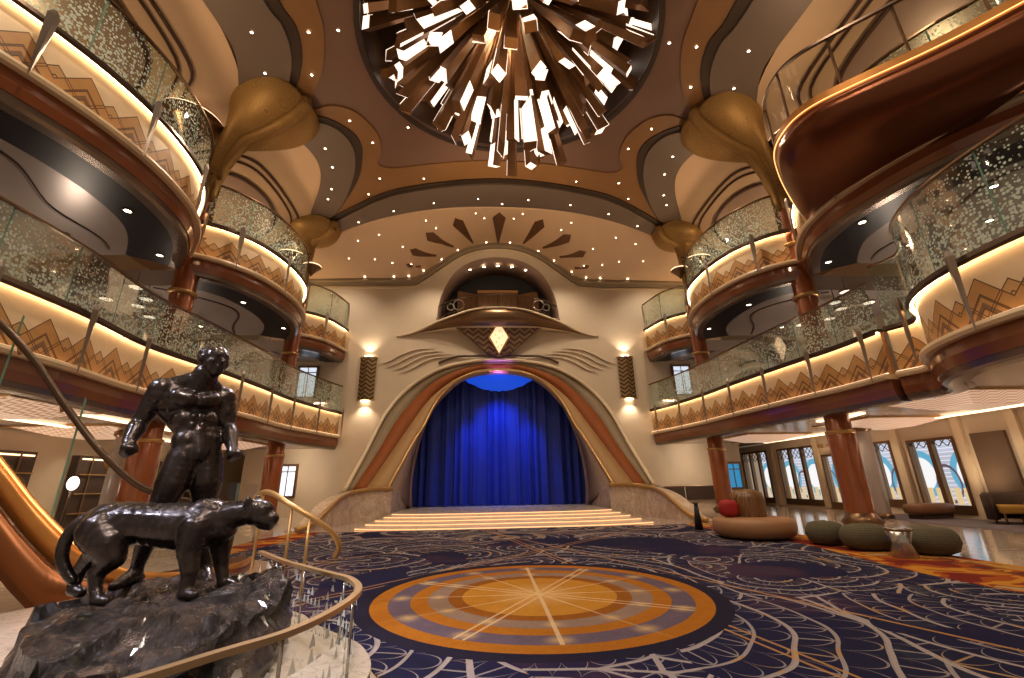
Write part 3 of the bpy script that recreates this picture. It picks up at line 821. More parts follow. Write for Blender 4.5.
def balcony(label, pts, L, side, glass_h=1.2, outx=13.9, navy=1.15, pattern=True, spears=1.75, s0=.5, glass='glass', soff='navy', ycap=None):
    """pts in plan from near to far; side=+1 when outboard is left of travel"""
    path = [(p.x, p.y) for p in crom([Vector((x, y, 0)) for x, y in pts], 8)]
    t = thing('balcony', label, 'balcony', (0, 0, 0))
    if pattern:
        sweep('fascia', path, [(0, L+.62), (.02, L+1.62), (.12, L+1.62), (.12, L+.62)], M['fascia'], t, side)
        sweep('light_strip', path, rect(-.065, -.015, L+1.585, L+1.615), M['strip'], t, side)
        sweep('ledge_light', path, rect(-.10, -.06, L+.625, L+.64), M['cove'], t, side)
        sweep('ledge', path, [(-.16, L+.50), (-.18, L+.56), (-.16, L+.62), (.12, L+.62), (.12, L+.50)], M['ledge'], t, side)
        sweep('top_rail', path, [(-.11, L+1.55), (-.13, L+1.60), (-.12, L+1.68), (.12, L+1.70), (.12, L+1.62), (-.08, L+1.62), (-.09, L+1.55)], M['rail'], t, side)
    sweep('wood_band', path, [(-.02, L+.13), (-.06, L+.30), (-.04, L+.50), (.14, L+.50), (.14, L+.13)], M['wood'], t, side)
    sweep('bottom_lip', path, [(.10, L), (.02, L+.03), (0, L+.13), (.3, L+.13), (.3, L)], M['lip'], t, side)
    if glass:
        sweep('glass_panel', path, [(.02, L+1.70), (.02, L+1.70+glass_h)], M[glass], t, side, closed=False)
        sweep('handrail', path, rect(-.02, .05, L+1.70+glass_h, L+1.74+glass_h), M['bronze'], t, side)
    if spears:
        for i, (p, n) in enumerate(arc_pts(path, spears, s0)):
            o = bpy.data.objects.new('spear_bracket', SPEAR); COL.objects.link(o); o.parent = t
            o.location = (p.x-n.x*.22*side, p.y-n.y*.22*side, L+1.10)
            o.rotation_euler = (0, 0, math.atan2(n.y, n.x)+PI/2)
    # soffit: dark margin then panelled metal ceiling, with deck floor on top
    sweep('soffit_margin', path, rect(.12, navy, L+.03, L+.12), M[soff], t, side)
    nr = normals2(path)
    inner = [(p[0]+n.x*(navy-.1)*side, p[1]+n.y*(navy-.1)*side) for p, n in zip(path, nr)]
    sx = -1 if path[len(path)//2][0] < 0 else 1
    if navy > .5:
        q = [inner[0]]
        for p in inner[1:]:
            if p[1] > q[-1][1]+.02: q.append(p)
        inner = q
    poly = inner+[(sx*outx, inner[-1][1]), (sx*outx, inner[0][1])]
    sl = plate('soffit_panel', [poly], lambda x, y: L+.06, .5, M['soffit'], t, step=0)
    # wavy recessed line on the soffit
    if navy > .5 and len(inner) > 6:
        ins = [(p[0]+sx*(.9+.35*math.sin(p[1]*1.7)), p[1]) for p in inner[3:-3]]
        if len(ins) > 3: sweep('soffit_line', ins, rect(-.03, .03, L+.035, L+.06), M['trackline'], sl)
    return t, path
def d1L(): return [(-8.35, -1), (-8.3, 3), (-8.25, 6.0), (-8.25, 8), (-8.5, 10), (-8.3, 12), (-8.12, 14.5), (-8.1, 16.6), (-7.75, 18.6), (-7.3, 20.35)]
L1, L2 = 2.74, 6.76
balcony('long lower left balcony with chevron fascia and dotted glass, running to the stage wall', d1L(), L1, 1, 1.15, navy=.5, soff='lip', s0=.4)
d1R = [(8.55, 9.1), (8.55, 10.4), (8.35, 12), (8.12, 14.5), (8.0, 16.6), (7.7, 18.6), (7.25, 20.35)]
balcony('lower right balcony with chevron fascia and dotted glass, running to the stage wall', d1R, L1, -1, 1.15, navy=.5, soff='lip', s0=.3)
d1Rn = [(8.2, -1), (7.5, 2.0), (7.15, 3.6), (6.98, 5.0), (7.05, 6.0), (7.35, 6.85), (7.85, 7.5), (8.45, 7.95), (8.75, 8.4), (8.6, 8.95)]
balcony('lower right balcony bulging towards the camera, large chevrons and dotted glass', d1Rn, L1, -1, 1.5, navy=.4, soff='lip', s0=1.2, spears=1.9)
A2 = [(-9.6, 1.5), (-8.9, 3), (-8.25, 4.4), (-7.75, 5.5), (-7.42, 6.6), (-7.32, 7.8), (-7.5, 9.0), (-7.95, 9.95), (-8.75, 10.95)]
B2 = [(-8.75, 11.2), (-8.15, 11.65), (-7.62, 12.5), (-7.36, 13.8), (-7.42, 15.1), (-7.8, 16.2), (-8.4, 17.1)]
Cc2 = [(-8.5, 18.0), (-8.1, 18.35), (-7.7, 19.0), (-7.4, 20.35)]
balcony('nearest upper left balcony with glowing chevron fascia above a dark soffit', A2, L2, 1, 1.35, s0=.9)
balcony('middle upper left balcony between the two left columns', B2, L2, 1, 1.3, s0=1.0)
balcony('short upper left balcony between the far column and the stage wall', Cc2, L2, 1, 1.3, navy=.9, s0=.9)
balcony('middle upper right balcony between the two right columns', mir(B2), L2, -1, 1.3, s0=1.0)
balcony('short upper right balcony between the far column and the stage wall', mir(Cc2), L2, -1, 1.3, navy=.9, s0=.9)
A2r = [(9.7, 2.5), (8.95, 5.0), (8.35, 5.9), (8.0, 6.6), (7.75, 7.5), (7.65, 8.4), (7.8, 9.4), (8.2, 10.2), (8.75, 10.95)]
tR, pR = balcony('nearest upper right balcony with a copper clad pod and clear glass bulging over the hall', A2r, L2, -1, 1.3, s0=6.0)
# copper pod
pod = tR
rim = [(p.x, p.y) for p in crom([Vector((x, y, 0)) for x, y in [(9.4, 1.5), (8.6, 3.3), (7.75, 4.5), (7.15, 5.2), (6.35, 5.95), (5.9, 6.45), (5.78, 6.95), (5.95, 7.6), (6.5, 8.3), (7.3, 9.1), (8.2, 9.9), (8.9, 10.5)]], 8)]
def lower(rim, k, z):
    out = []
    for x, y in rim:
        tx = 8.4; out.append((x+(tx-x)*k if x < tx else x, y+(7.4-y)*k*.12, z))
    return out
loft('hull', [[(x, y, 8.12) for x, y in rim], lower(rim, .02, 7.9), lower(rim, .12, 7.65), lower(rim, .38, 7.42), lower(rim, .75, 7.3), lower(rim, .98, 7.26)], M['copperdark'], pod, thick=.05)
sweep('rim_channel', rim, [(-.03, 8.12), (-.05, 8.32), (.06, 8.32), (.06, 8.12)], M['coppergl'], pod, -1)
sweep('pod_light_strip', rim, rect(-.075, -.055, 8.135, 8.145), M['amber'], pod, -1)
sweep('pod_glass', rim, [(.02, 8.32), (.02, 9.55)], M['glassplain'], pod, -1, closed=False)
sweep('pod_handrail', rim, rect(-.05, .02, 9.5, 9.55), M['rail'], pod, -1)
for p, n in arc_pts(rim, 1.0, .6):
    box('post', (p.x+n.x*-.0, p.y, 8.9), (.035, .035, 1.3), M['bronze'], pod)
plate('floor_panel', [rim+[(13, 10.5), (13, 1.5)]], lambda x, y: 8.0, .08, M['mauve'], pod, step=0)

# soffit downlights
for (x, y, L, lab) in [(-8.15, 8.3, L2, 0), (-8.8, 10.2, L2, 0), (-9.9, 7.0, L2, 0), (-8.3, 13.2, L2, 0), (-8.1, 15.6, L2, 0), (-10.3, 9.3, L2, 0), (-11.2, 8.2, L2, 0), (-10.4, 13.5, L2, 0), (-11, 15.5, L2, 0)]:
    for s in (-1, 1):
        sd = 'left' if s > 0 else 'right'
        downlight(x*s, y, L+(.03 if abs(x) < 8.9 else .06)-.002, .075, 'round downlight in the soffit under the upper %s balconies' % sd, 'soffit downlights under the upper %s balconies' % sd)
# round pendants glimpsed on the lower deck ceilings: clustered disc lights
for s in (-1, 1):
    sd = 'left' if s < 0 else 'right'
    for (x, y) in ((10.3, 12.0), (10.9, 12.5), (10.2, 12.9), (11.2, 13.4), (10.6, 14.0), (11.4, 12.0), (10.0, 11.2)):
        t = thing('disc_lamp', 'glowing disc lamp in the cluster under the upper %s deck' % sd, 'light', (s*x, y, 6.35), 0, 'disc lamps under the upper %s deck' % sd)
        lathe('shade', [(.16, 0), (.18, .02), (.18, .05), (.12, .07), (0, .08)], M['bronze'], t, seg=20)
        lathe('diffuser', [(.155, 0), (0, -.02)], M['lampw'], t, seg=20)
        tube('stem', [(0, 0, .07), (0, 0, .469)], .01, M['rail'], t, seg=6)

# ------------------------------------------------------------------ lower soffit lights (ground floor ceilings)
for s in (-1, 1):
    sd = 'left' if s < 0 else 'right'
    for i, (x, y, w, d) in enumerate(((10.2, 9.0, 2.6, 2.0), (11.6, 13.0, 2.6, 2.2), (10.4, 17.2, 2.4, 2.2))):
        t = thing('ceiling_lamp', '%s lit maze-pattern ceiling lamp on the %s side' % (('nearest', 'middle', 'farthest')[i], sd), 'light', (s*x, y, 2.80))
        bm = bmesh.new()
        v = [bm.verts.new((a*w/2, b*d/2, 0)) for a, b in ((-1, -1), (1, -1), (1, 1), (-1, 1))]
        q = [bm.verts.new((a*w*.22, b*d*.22, -.22)) for a, b in ((-1, -1), (1, -1), (1, 1), (-1, 1))]
        for k in range(4): bm.faces.new((v[k], v[(k+1) % 4], q[(k+1) % 4], q[k]))
        bm.faces.new(q[::-1]); bmesh.ops.recalc_face_normals(bm, faces=bm.faces)
        bm_obj('diffuser', bm, M['maze'], t)
        pf = [(-w/2-.05, -d/2-.05), (w/2+.05, -d/2-.05), (w/2+.05, d/2+.05), (-w/2-.05, d/2+.05)]
        plate('frame', [pf, [(-w/2+.02, -d/2+.02), (w/2-.02, -d/2+.02), (w/2-.02, d/2-.02), (-w/2+.02, d/2-.02)]], lambda x, y: -.04, .06, M['goldtrim'], t, step=0)
for i, (x, y0, y1) in enumerate(((-9.6, 5, 16), (-11.6, 4, 19), (9.3, 11.0, 12.6), (12.3, 5, 20))):
    lab = ['inner bright cove line under the lower left deck', 'outer bright cove line under the lower left deck', 'short bright cove line behind the nearer right column', 'long bright cove line along the window wall'][i]
    bm = sweep_bm([(x, y0), (x+.2, (y0+y1)/2), (x, y1)], rect(-.09, .09, 2.74, 2.78))
    tag(bm_obj('cove_light', bm, M['cove']), lab, 'light')

# ------------------------------------------------------------------ proscenium
O_ = [(-5.87, 17.09, .99), (-5.83, 17.26, 1.16), (-5.56, 18.64, 2.62), (-5.23, 19.84, 4.23), (-4.45, 20.36, 5.43), (-3.3, 20.36, 6.30), (-2.21, 20.36, 6.70), (-1.06, 20.36, 6.89), (0, 20.36, 6.93)]
O2 = [(-5.68, 17.16, 1.02), (-5.62, 17.3, 1.2), (-5.36, 18.63, 2.62), (-4.99, 19.81, 4.18), (-4.30, 20.36, 5.33), (-3.15, 20.36, 6.15), (-2.12, 20.36, 6.56), (-1.01, 20.36, 6.76), (0, 20.36, 6.81)]
B1 = [(-5.49, 17.22, 1.06), (-5.0, 18.52, 2.49), (-4.55, 19.65, 3.93), (-3.79, 20.3, 5.12), (-2.86, 20.36, 5.95), (-1.8, 20.36, 6.42), (-.92, 20.36, 6.64), (0, 20.36, 6.68)]
B2_ = [(-5.02, 17.22, 1.06), (-4.42, 18.66, 2.58), (-4.0, 19.46, 3.56), (-3.3, 20.2, 4.86), (-2.38, 20.36, 5.74), (-1.55, 20.36, 6.19), (-.89, 20.36, 6.39), (0, 20.36, 6.47)]
T_ = [(-4.22, 17.2, 1.06), (-3.6, 18.94, 2.99), (-3.32, 19.43, 3.63), (-3.04, 20.0, 4.51), (-2.68, 20.31, 5.17), (-1.91, 20.36, 5.92), (-1.06, 20.36, 6.24), (0, 20.36, 6.33)]
F3 = [(x, 20.42, z) for x, z in F_L]
def full(c, dy=0): return resample(crom(list(c)+[(-x, y, z) for x, y, z in c[::-1][1:]], 6), 97)
arch = thing('proscenium_arch', 'sweeping stage arch with cream rim, olive, russet and tan bands', 'arch', (0, 0, 0))
o_, o2, b1, b2, tt, ff = full(O_), full(O2), full(B1), full(B2_), full(T_), full(F3)
loft('olive_band', [o2, b1], M['olive'], arch, .03)
loft('russet_band', [b1, b2], M['russet'], arch, .03)
loft('tan_band', [b2, tt], M['tan'], arch, .03)
loft('reveal', [tt, ff], M['taupe'], arch, .03)
loft('side_return', [o_, [Vector((p.x*1.01, 20.42, p.z)) for p in o_]], M['wall'], arch, .02)
tube('cream_rim', [Vector((a+b)/2)-Vector((0, .05, 0)) for a, b in zip(o_, o2)], .085, M['creamtrim'], arch, seg=8)
tube('gold_rim', [p-Vector((0, .04, 0)) for p in tt], .055, M['goldtrim'], arch, seg=8)
tube('inner_frame', [p-Vector((0, .03, 0)) for p in ff], .09, M['mauvetrim'], arch, seg=8)
# hood above the arch with stepped relief on each side
for s in (-1, 1):
    for k in range(4):
        x0 = 3.0+.33*k; z0 = 7.02+.16*k-.02*k
        pts = [(s*(x0-1.2+.1*k), 20.36, z0+.02), (s*x0, 20.36, z0-.04), (s*(x0+.7), 20.36, z0-.30), (s*(x0+1.25), 20.36, z0-.62), (s*(x0+1.8), 20.36, z0-.80)]
        tp = crom(pts, 6)
        trim(tube('t', tp, lambda u: .01+.045*math.sin(PI*min(u*1.05, 1)), M['wall'], seg=8, flat=.9))
hood = crom([(-2.9, 20.34, 6.72), (-2.1, 20.30, 7.02), (-1.2, 20.26, 7.05), (0, 20.24, 7.06), (1.2, 20.26, 7.05), (2.1, 20.30, 7.02), (2.9, 20.34, 6.72)], 6)
trim(tube('t', hood, .05, M['dark'], seg=8))
# marble cheek walls with gold cap
WP = [(-4.06, 17.2), (-4.55, 16.6), (-5.05, 15.9), (-5.25, 15.1), (-5.33, 14.4), (-5.45, 13.7), (-5.75, 13.2)]
WZ = [1.04, 1.04, .95, .77, .50, .18, .04]
for s in (-1, 1):
    sd = 'left' if s < 0 else 'right'
    t = thing('cheek_wall', 'low curved marble wall with gold cap at the %s foot of the stage arch' % sd, 'wall')
    pp = crom([Vector((x*-s, y, z)) for (x, y), z in zip(WP, WZ)], 6)
    nr = normals2([(p.x, p.y) for p in pp])
    bm = bmesh.new(); rows = []
    for p, n in zip(pp, nr):
        n = n*(-1 if s < 0 else 1)
        w = .55
        rows.append([bm.verts.new((p.x, p.y, 0)), bm.verts.new((p.x, p.y, p.z)), bm.verts.new((p.x+n.x*w, p.y+n.y*w, p.z)), bm.verts.new((p.x+n.x*w, p.y+n.y*w, 0))])
    for a, b in zip(rows, rows[1:]):
        for k in range(4): bm.faces.new((a[k], b[k], b[(k+1) % 4], a[(k+1) % 4]))
    bm.faces.new(rows[0]); bm.faces.new(rows[-1]); bmesh.ops.recalc_face_normals(bm, faces=bm.faces)
    bm_obj('marble_body', bm, M['marble'], t)
    tube('gold_cap', [p+Vector((0, -.03, .03)) for p in pp], .075, M['goldtrim'], t, seg=8)
    # plinth joining cheek wall to the arch foot and wall
    pl = [(-4.08, 17.15), (-5.95, 17.0), (-6.1, 20.38), (-4.0, 20.38)]
    plate('plinth', [[(x*-s, y) for x, y in pl]], lambda x, y: 0, 1.02, M['marble'], t, step=0)
# steps and stage floor
st = thing('stage_steps', 'five wide low marble steps with glowing edges in front of the blue curtain', 'steps')
for k in range(5):
    hw = 4.25-.10*k; y0 = 12.9+.74*k; z = .05*(k+1)
    front = [(hw*math.sin(a*PI/2/1.0)*1.0, y0+.55*(abs(math.sin(a*PI/2)))**4) for a in [-1+2*i/24 for i in range(25)]]
    front = [(x, y) for x, y in front]
    back = 17.4 if k < 4 else 20.9
    hb = min(hw, 3.85)
    pl = front+[(hw, 16.2 if hw > 4.0 else back), (3.95, 17.1), (3.86, back), (-3.86, back), (-3.95, 17.1), (-hw, 16.2)]
    plate('step', [pl], lambda x, y: .002*0+z-.05+.0, .05, M['whitemarble'], st, step=0)
    sweep('step_light', front, rect(-.02, .015, z-.035, z-.008), M['step_led'], st)
# stage interior
bm = bmesh.new()
box_bm(bm, (0, 22.6, 3.3), (9.6, .1, 6.9)); box_bm(bm, (-4.8, 21.8, 3.3), (.1, 1.6, 6.9)); box_bm(bm, (4.8, 21.8, 3.3), (.1, 1.6, 6.9)); box_bm(bm, (0, 21.75, 6.75), (9.6, 1.7, .1))
S(bm_obj('wall_stage', bm, M['black']))
box('stage_floor', (0, 21.6, .13), (9.5, 1.9, .24), M['whitemarble']); S(bpy.data.objects['stage_floor']); bpy.data.objects['stage_floor'].name = 'floor_stage'
# curtain with folds
bm = bmesh.new(); NX = 420; rows = []
rf = random.Random(5)
ph = 0; prof = []
for i in range(NX+1):
    x = -4.2+8.4*i/NX; ph += .26+.13*math.sin(i*.07)+.09*math.sin(i*.173+1)
    prof.append((x, .10*math.sin(ph)+.03*math.sin(ph*2.3)))
NZ = 14
for j in range(NZ+1):
    v = j/NZ; row = []
    for x, d in prof:
        ztop = 5.47+.20*min(abs(x), 2.2)**2
        z = .27+(ztop-.27)*v
        row.append(bm.verts.new((x, 21.0+d*(1.15-.35*v), z)))
    rows.append(row)
for a, b in zip(rows, rows[1:]):
    for i in range(NX): bm.faces.new((a[i], a[i+1], b[i+1], b[i]))
cu = bm_obj('stage_curtain', bm, M['curtain'], None, True); tag(cu, 'deep blue pleated velvet curtain closing the stage', 'curtain')
le = lathe('stage_backdrop_glow', [(0, 0), (1.72, .0), (1.75, .04), (1.72, .10), (0, .10)], M['blueglow'], None, c=(0, 0, 0), seg=48, sy=.36, smooth=False)  # stage backdrop plate; its blue lighting is put in as self-glow
tag(le, 'blue-lit oval of stage backdrop above the top of the stage curtain', 'light')
le.rotation_euler = (PI/2, 0, 0); le.location = (0, 21.35, 5.98)

# brow balcony and niche
brow = thing('juliet_balcony', 'wave-shaped cream and bronze balcony over the stage arch with diamond light', 'balcony')
TP = [(-5.05, 8.10, .02), (-4.5, 8.2, .10), (-3.87, 8.42, .25), (-3.1, 8.78, .55), (-2.2, 9.12, .85), (-1.2, 9.42, 1.05), (0, 9.52, 1.1)]
BP = [(-5.05, 8.05, .02), (-4.5, 8.12, .05), (-3.87, 8.30, .10), (-3.1, 8.42, .3), (-2.2, 8.55, .55), (-1.2, 8.60, .75), (0, 8.62, .8)]
def fl3(c): return resample(crom([(x, 20.4-d, z) for x, z, d in c]+[(-x, 20.4-d, z) for x, z, d in c[::-1][1:]], 5), 61)
tp, bp = fl3(TP), fl3(BP)
# account for perspective: protruding edge sits lower
tp = [Vector((p.x*.985, p.y, p.z-(20.4-p.y)*.30)) for p in tp]; bp = [Vector((p.x*.985, p.y, p.z-(20.4-p.y)*.30)) for p in bp]
loft('bronze_face', [tp, bp], M['bronze'], brow, .03)
loft('underside', [bp, [Vector((p.x, 20.38, p.z-.02)) for p in bp]], M['creamtrim'], brow, .03)
loft('deck', [tp, [Vector((p.x, 20.38, p.z)) for p in tp]], M['creamtrim'], brow, .03)
tube('cream_rim', tp, .055, M['creamtrim'], brow, seg=8)
# chevron panel under it
pn = [(-2.15, 8.42), (2.15, 8.42), (1.5, 8.0), (.45, 7.08), (0, 6.98), (-.45, 7.08), (-1.5, 8.0)]
plate('chevron_panel', [pn], lambda x, y: 0, .25, M['weave'], brow, step=0, mapf=lambda u, v, w: (u, 20.15-.30*max(0, v-7)/1.5+w, v))
dm = [(0, 6.95+.12), (.42, 7.85), (0, 8.62), (-.42, 7.85)]
fr = plate('diamond_frame', [[(x*1.25, (z-7.85)*1.1+7.85) for x, z in dm]], lambda x, y: 0, .08, M['goldtrim'], brow, step=0, mapf=lambda u, v, w: (u, 19.82+w, v))
plate('diamond_light', [dm], lambda x, y: 0, .08, M['diamond'], brow, step=0, mapf=lambda u, v, w: (u, 19.77+w, v))
for i, (x, z) in enumerate([(-.12, 7.6), (.1, 7.45), (.0, 7.8), (.16, 7.9), (-.16, 7.95), (.03, 8.15), (-.05, 7.35)]):
    box('motif', (x, 19.765, z), (.07, .01, .05), M['goldtrim'], fr, rz=0)
# curved railing with rings
rp = crom([(-2.95, 20.3, 0), (-2.5, 19.95, 0), (-1.6, 19.62, 0), (0, 19.45, 0), (1.6, 19.62, 0), (2.5, 19.95, 0), (2.95, 20.3, 0)], 8)
rp = [(p.x, p.y) for p in rp]
rail = bpy.data.objects.new('railing', None); COL.objects.link(rail); rail.parent = brow
bm = bmesh.new()
rail_z = lambda x: 9.18-.03*x*x
tube_bm(bm, [(x, y, rail_z(x)+.75) for x, y in rp], .035); tube_bm(bm, [(x, y, rail_z(x)+.12) for x, y in rp], .02)
bm_obj('rails', bm, M['rail'], rail, True)
for i, (p, n) in enumerate(arc_pts(rp, .28, .1)):
    tube('baluster', [(p.x, p.y, rail_z(p.x)), (p.x, p.y, rail_z(p.x)+.75)], .014, M['rail'], rail, seg=6)
for s in (-1, 1):
    for (x, y, r) in ((1.95, 19.70, .26), (2.35, 19.85, .17)):
        bm = bmesh.new(); tube_bm(bm, [(s*x+r*math.cos(a), y-.03, rail_z(x)+.40+r*math.sin(a)) for a in [2*PI*k/20 for k in range(21)]], .028, 6)
        bm_obj('ring_ornament', bm, M['chrome'], rail, True)
# niche lining
nl = [Vector((x, 20.45, z)) for x, z in Nc]; nb = [Vector((x*.97, 22.0, z-.25)) for x, z in Nc]
S(loft('wall_niche', [nl, nb], M['mauve'], thick=.04))
bm = bmesh.new(); box_bm(bm, (0, 22.05, 10.8), (6.6, .08, 4.2)); S(bm_obj('wall_niche_rear', bm, M['black']))
bm = bmesh.new(); box_bm(bm, (0, 21.2, 9.02), (6.2, 1.7, .1)); S(bm_obj('floor_niche', bm, M['mauve']))
for x in (-1.5, -.75, 0, .75, 1.5):
    z = 12.42-.11*x*x-.1
    downlight(x, 20.95, z-.03, .085, 'downlight in the curved canopy of the niche above the stage', 'downlights in the niche canopy')
scn = thing('folding_screen', 'mirrored folding screen standing in the niche above the stage', 'screen', (0, 0, 0))
for i, (x0, x1, y0, y1, z1) in enumerate(((-2.15, -1.1, 21.3, 21.75, 10.95), (-1.1, 0, 21.75, 21.8, 11.1), (0, 1.1, 21.8, 21.75, 11.1), (1.1, 2.15, 21.75, 21.3, 10.95))):
    a = math.atan2(y1-y0, x1-x0)
    box('screen_panel', ((x0+x1)/2, (y0+y1)/2, (z1+9.08)/2), (math.hypot(x1-x0, y1-y0)-.04, .05, z1-9.08), M['bronze'], scn, rz=a)
box('gold_header', (0, 21.72, 11.12), (2.2, .06, .14), M['goldtrim'], scn)
# sconces
for s in (-1, 1):
    sd = 'left' if s < 0 else 'right'
    t = thing('wall_sconce', 'tall woven bronze wall sconce %s of the stage arch' % sd, 'lamp', (s*6.2, 20.4, 5.97))
    bm = bmesh.new(); pts = [(-.36, 0), (-.36, -.12), (0, -.26), (.36, -.12), (.36, 0)]
    for z0, z1 in ((-.98, .98),):
        lo = [bm.verts.new((x, y, z0)) for x, y in pts]; hi = [bm.verts.new((x, y, z1)) for x, y in pts]
        for k in range(5): bm.faces.new((lo[k], lo[(k+1) % 5], hi[(k+1) % 5], hi[k]))
        bm.faces.new(lo[::-1]); bm.faces.new(hi)
    bm_obj('shade', bm, M['weavefine'], t)
    for z in (-1.03, 1.0):
        bm = bmesh.new(); lo = [bm.verts.new((x*1.12, y*1.1, z-.03+.03)) for x, y in pts]; hi = [bm.verts.new((x*1.12, y*1.1, z+.04)) for x, y in pts]
        for k in range(5): bm.faces.new((lo[k], lo[(k+1) % 5], hi[(k+1) % 5], hi[k]))
        bm.faces.new(lo[::-1]); bm.faces.new(hi); bmesh.ops.recalc_face_normals(bm, faces=bm.faces)
        bm_obj('bracket', bm, M['goldtrim'], t)
    for z in (-1.07, 1.07):
        box('bulb', (0, -.12, z), (.34, .10, .04), M['whitelight'], t)

# windows on the back wall
wn = [1]
def windowy(x, z0, z1, w, mat, y=20.4):
    t = bpy.data.objects.new('window_%d' % wn[0], None); wn[0] += 1; COL.objects.link(t); t['kind'] = 'structure'
    o = [(x-w/2, z0), (x+w/2, z0), (x+w/2, z1), (x-w/2, z1)]; i = [(x-w/2+.09, z0+.09), (x+w/2-.09, z0+.09), (x+w/2-.09, z1-.09), (x-w/2+.09, z1-.09)]
    plate('window_frame', [o, i], lambda a, b: 0, .1, M['bronze'], t, step=0, mapf=lambda u, v, q: (u, y-.1+q, v))
    plate('pane', [i], lambda a, b: 0, .02, mat, t, step=0, mapf=lambda u, v, q: (u, y-.05+q, v))
    bm = bmesh.new(); box_bm(bm, (x, y-.06, z1-.32), (w-.16, .05, .04)); box_bm(bm, (x, y-.06, (z0+z1)/2), (.03, .05, z1-z0-.1)); bm_obj('muntin', bm, M['bronze'], t)
for s in (-1, 1):
    windowy(s*8.95, 5.05, 6.6, .95, M['screen'])
windowy(-9.25, .75, 2.15, .85, M['screen']); windowy(10.75, .75, 1.95, .75, M['bluescreen'])
# low grille and rail right of the stage
t = thing('wall_grille', 'dark louvred grille low on the wall right of the stage', 'grille')
for (x0, x1) in ((7.2, 8.3), (8.4, 9.9)):
    box('louvre_panel', ((x0+x1)/2, 20.34, .62), (x1-x0, .08, .55), M['darkfabric'], t)
t = thing('low_rail', 'thin bronze guard rail before the wall right of the stage', 'railing')
bm = bmesh.new(); tube_bm(bm, [(6.3, 17.5, .95), (8.3, 17.5, .95)], .02); tube_bm(bm, [(8.3, 17.5, 0), (8.3, 17.5, .95)], .02); tube_bm(bm, [(6.3, 17.5, 0), (6.3, 17.5, .95)], .02)
bm_obj('frame', bm, M['bronze'], t)

# ------------------------------------------------------------------ right window wall (X=13)
XW = 13.0
bm = bmesh.new()
wins = [(19.0, 20.85, .12, 2.45, 3), (16.75, 18.6, .12, 2.45, 3), (13.15, 14.15, .12, 2.35, 1), (11.95, 13.0, .12, 2.3, 2), (14.5, 16.4, .05, 2.15, 2)]
loops = [[(-1.5, 0), (24.7, 0), (24.7, 2.8), (-1.5, 2.8)]]
wdef = [(21.2, 23.3, .08, 2.5, 3, 'window'), (17.95, 20.35, .08, 2.48, 3, 'window'), (15.75, 17.6, .02, 2.05, 2, 'door'), (14.35, 15.1, .2, 2.33, 1, 'window'), (12.25, 13.75, .10, 2.26, 2, 'window')]
for y0, y1, z0, z1, n, k in wdef: loops.append([(y0, z0), (y1, z0), (y1, z1), (y0, z1)])
S(plate('wall_right_lower', loops, lambda a, b: 0, .25, M['wall'], step=0, mapf=lambda u, v, w: (XW+w, u, v)))
for i, (y0, y1, z0, z1, n, k) in enumerate(wdef):
    if k == 'door': nm = 'door_1'
    else: nm = 'window_%d' % wn[0]; wn[0] += 1
    t = bpy.data.objects.new(nm, None); COL.objects.link(t); t['kind'] = 'structure'
    o = [(y0, z0), (y1, z0), (y1, z1), (y0, z1)]; holes = []
    w = (y1-y0)/n
    for q in range(n): holes.append([(y0+w*q+.07, z0+.25), (y0+w*(q+1)-.07, z0+.25), (y0+w*(q+1)-.07, z1-.08), (y0+w*q+.07, z1-.08)])
    plate('window_frame' if k == 'window' else 'door_frame', [o]+holes, lambda a, b: 0, .14, M['bronze'], t, step=0, mapf=lambda u, v, q: (XW-.04+q, u, v))
    for h in holes:
        plate('pane', [h], lambda a, b: 0, .01, M['lattice'], t, step=0, mapf=lambda u, v, q: (XW+.03+q, u, v))
    if k == 'door':
        for q in (1,): tube('door_handle', [(XW-.08, y0+w*q-.12, .85), (XW-.08, y0+w*q-.12, 1.35)], .02, M['goldtrim'], t, seg=6)
bm = bmesh.new(); box_bm(bm, (16.2, 14, 1.5), (.1, 26, 3)); S(bm_obj('wall_concourse', bm, M['shop']))
bm = bmesh.new(); box_bm(bm, (14.7, 14, 2.9), (3.2, 26, .1)); S(bm_obj('ceiling_concourse', bm, M['wall']))
# dark portal panel near the armchair
t = thing('wall_panel', 'large plain taupe panel on the right wall by the armchair', 'panel')
box('panel_face', (XW-.05, 11.3, 1.22), (.08, .85, 2.1), M['portal'], t)
# pilasters between the windows
for i, y in enumerate((10.6, 12.0, 14.05, 15.4, 17.78, 20.75)):
    trim(box('t', (XW-.06, y, 1.4), (.1, .22, 2.75), M['creamtrim']))
# freestanding round pillar behind the near right column
def pillar(x, y, lab, m='soffit'):
    t = thing('pillar', lab, 'column', (x, y, 0))
    lathe('shaft', [(.20, 0), (.20, 2.75)], M[m], t); lathe('base', [(.19, .02), (.25, .02), (.25, .12), (.19, .16)], M['bronze'], t)
    lathe('collar', [(.19, 2.5), (.26, 2.56), (.26, 2.66), (.19, 2.7)], M['bronze'], t)
pillar(11.1, 13.2, 'slim grey pillar behind the nearer right russet column')
# entrance lettering band above the door
lt_ = thing('sign_lettering', 'thin gold lettering on the wall above the entrance door', 'sign')
for k in range(11):
    if k in (3, 8): continue
    box('letter', (XW-.03, 16.0+k*.16, 2.40), (.03, .10, .10 if k % 3 else .13), M['goldtrim'], lt_)

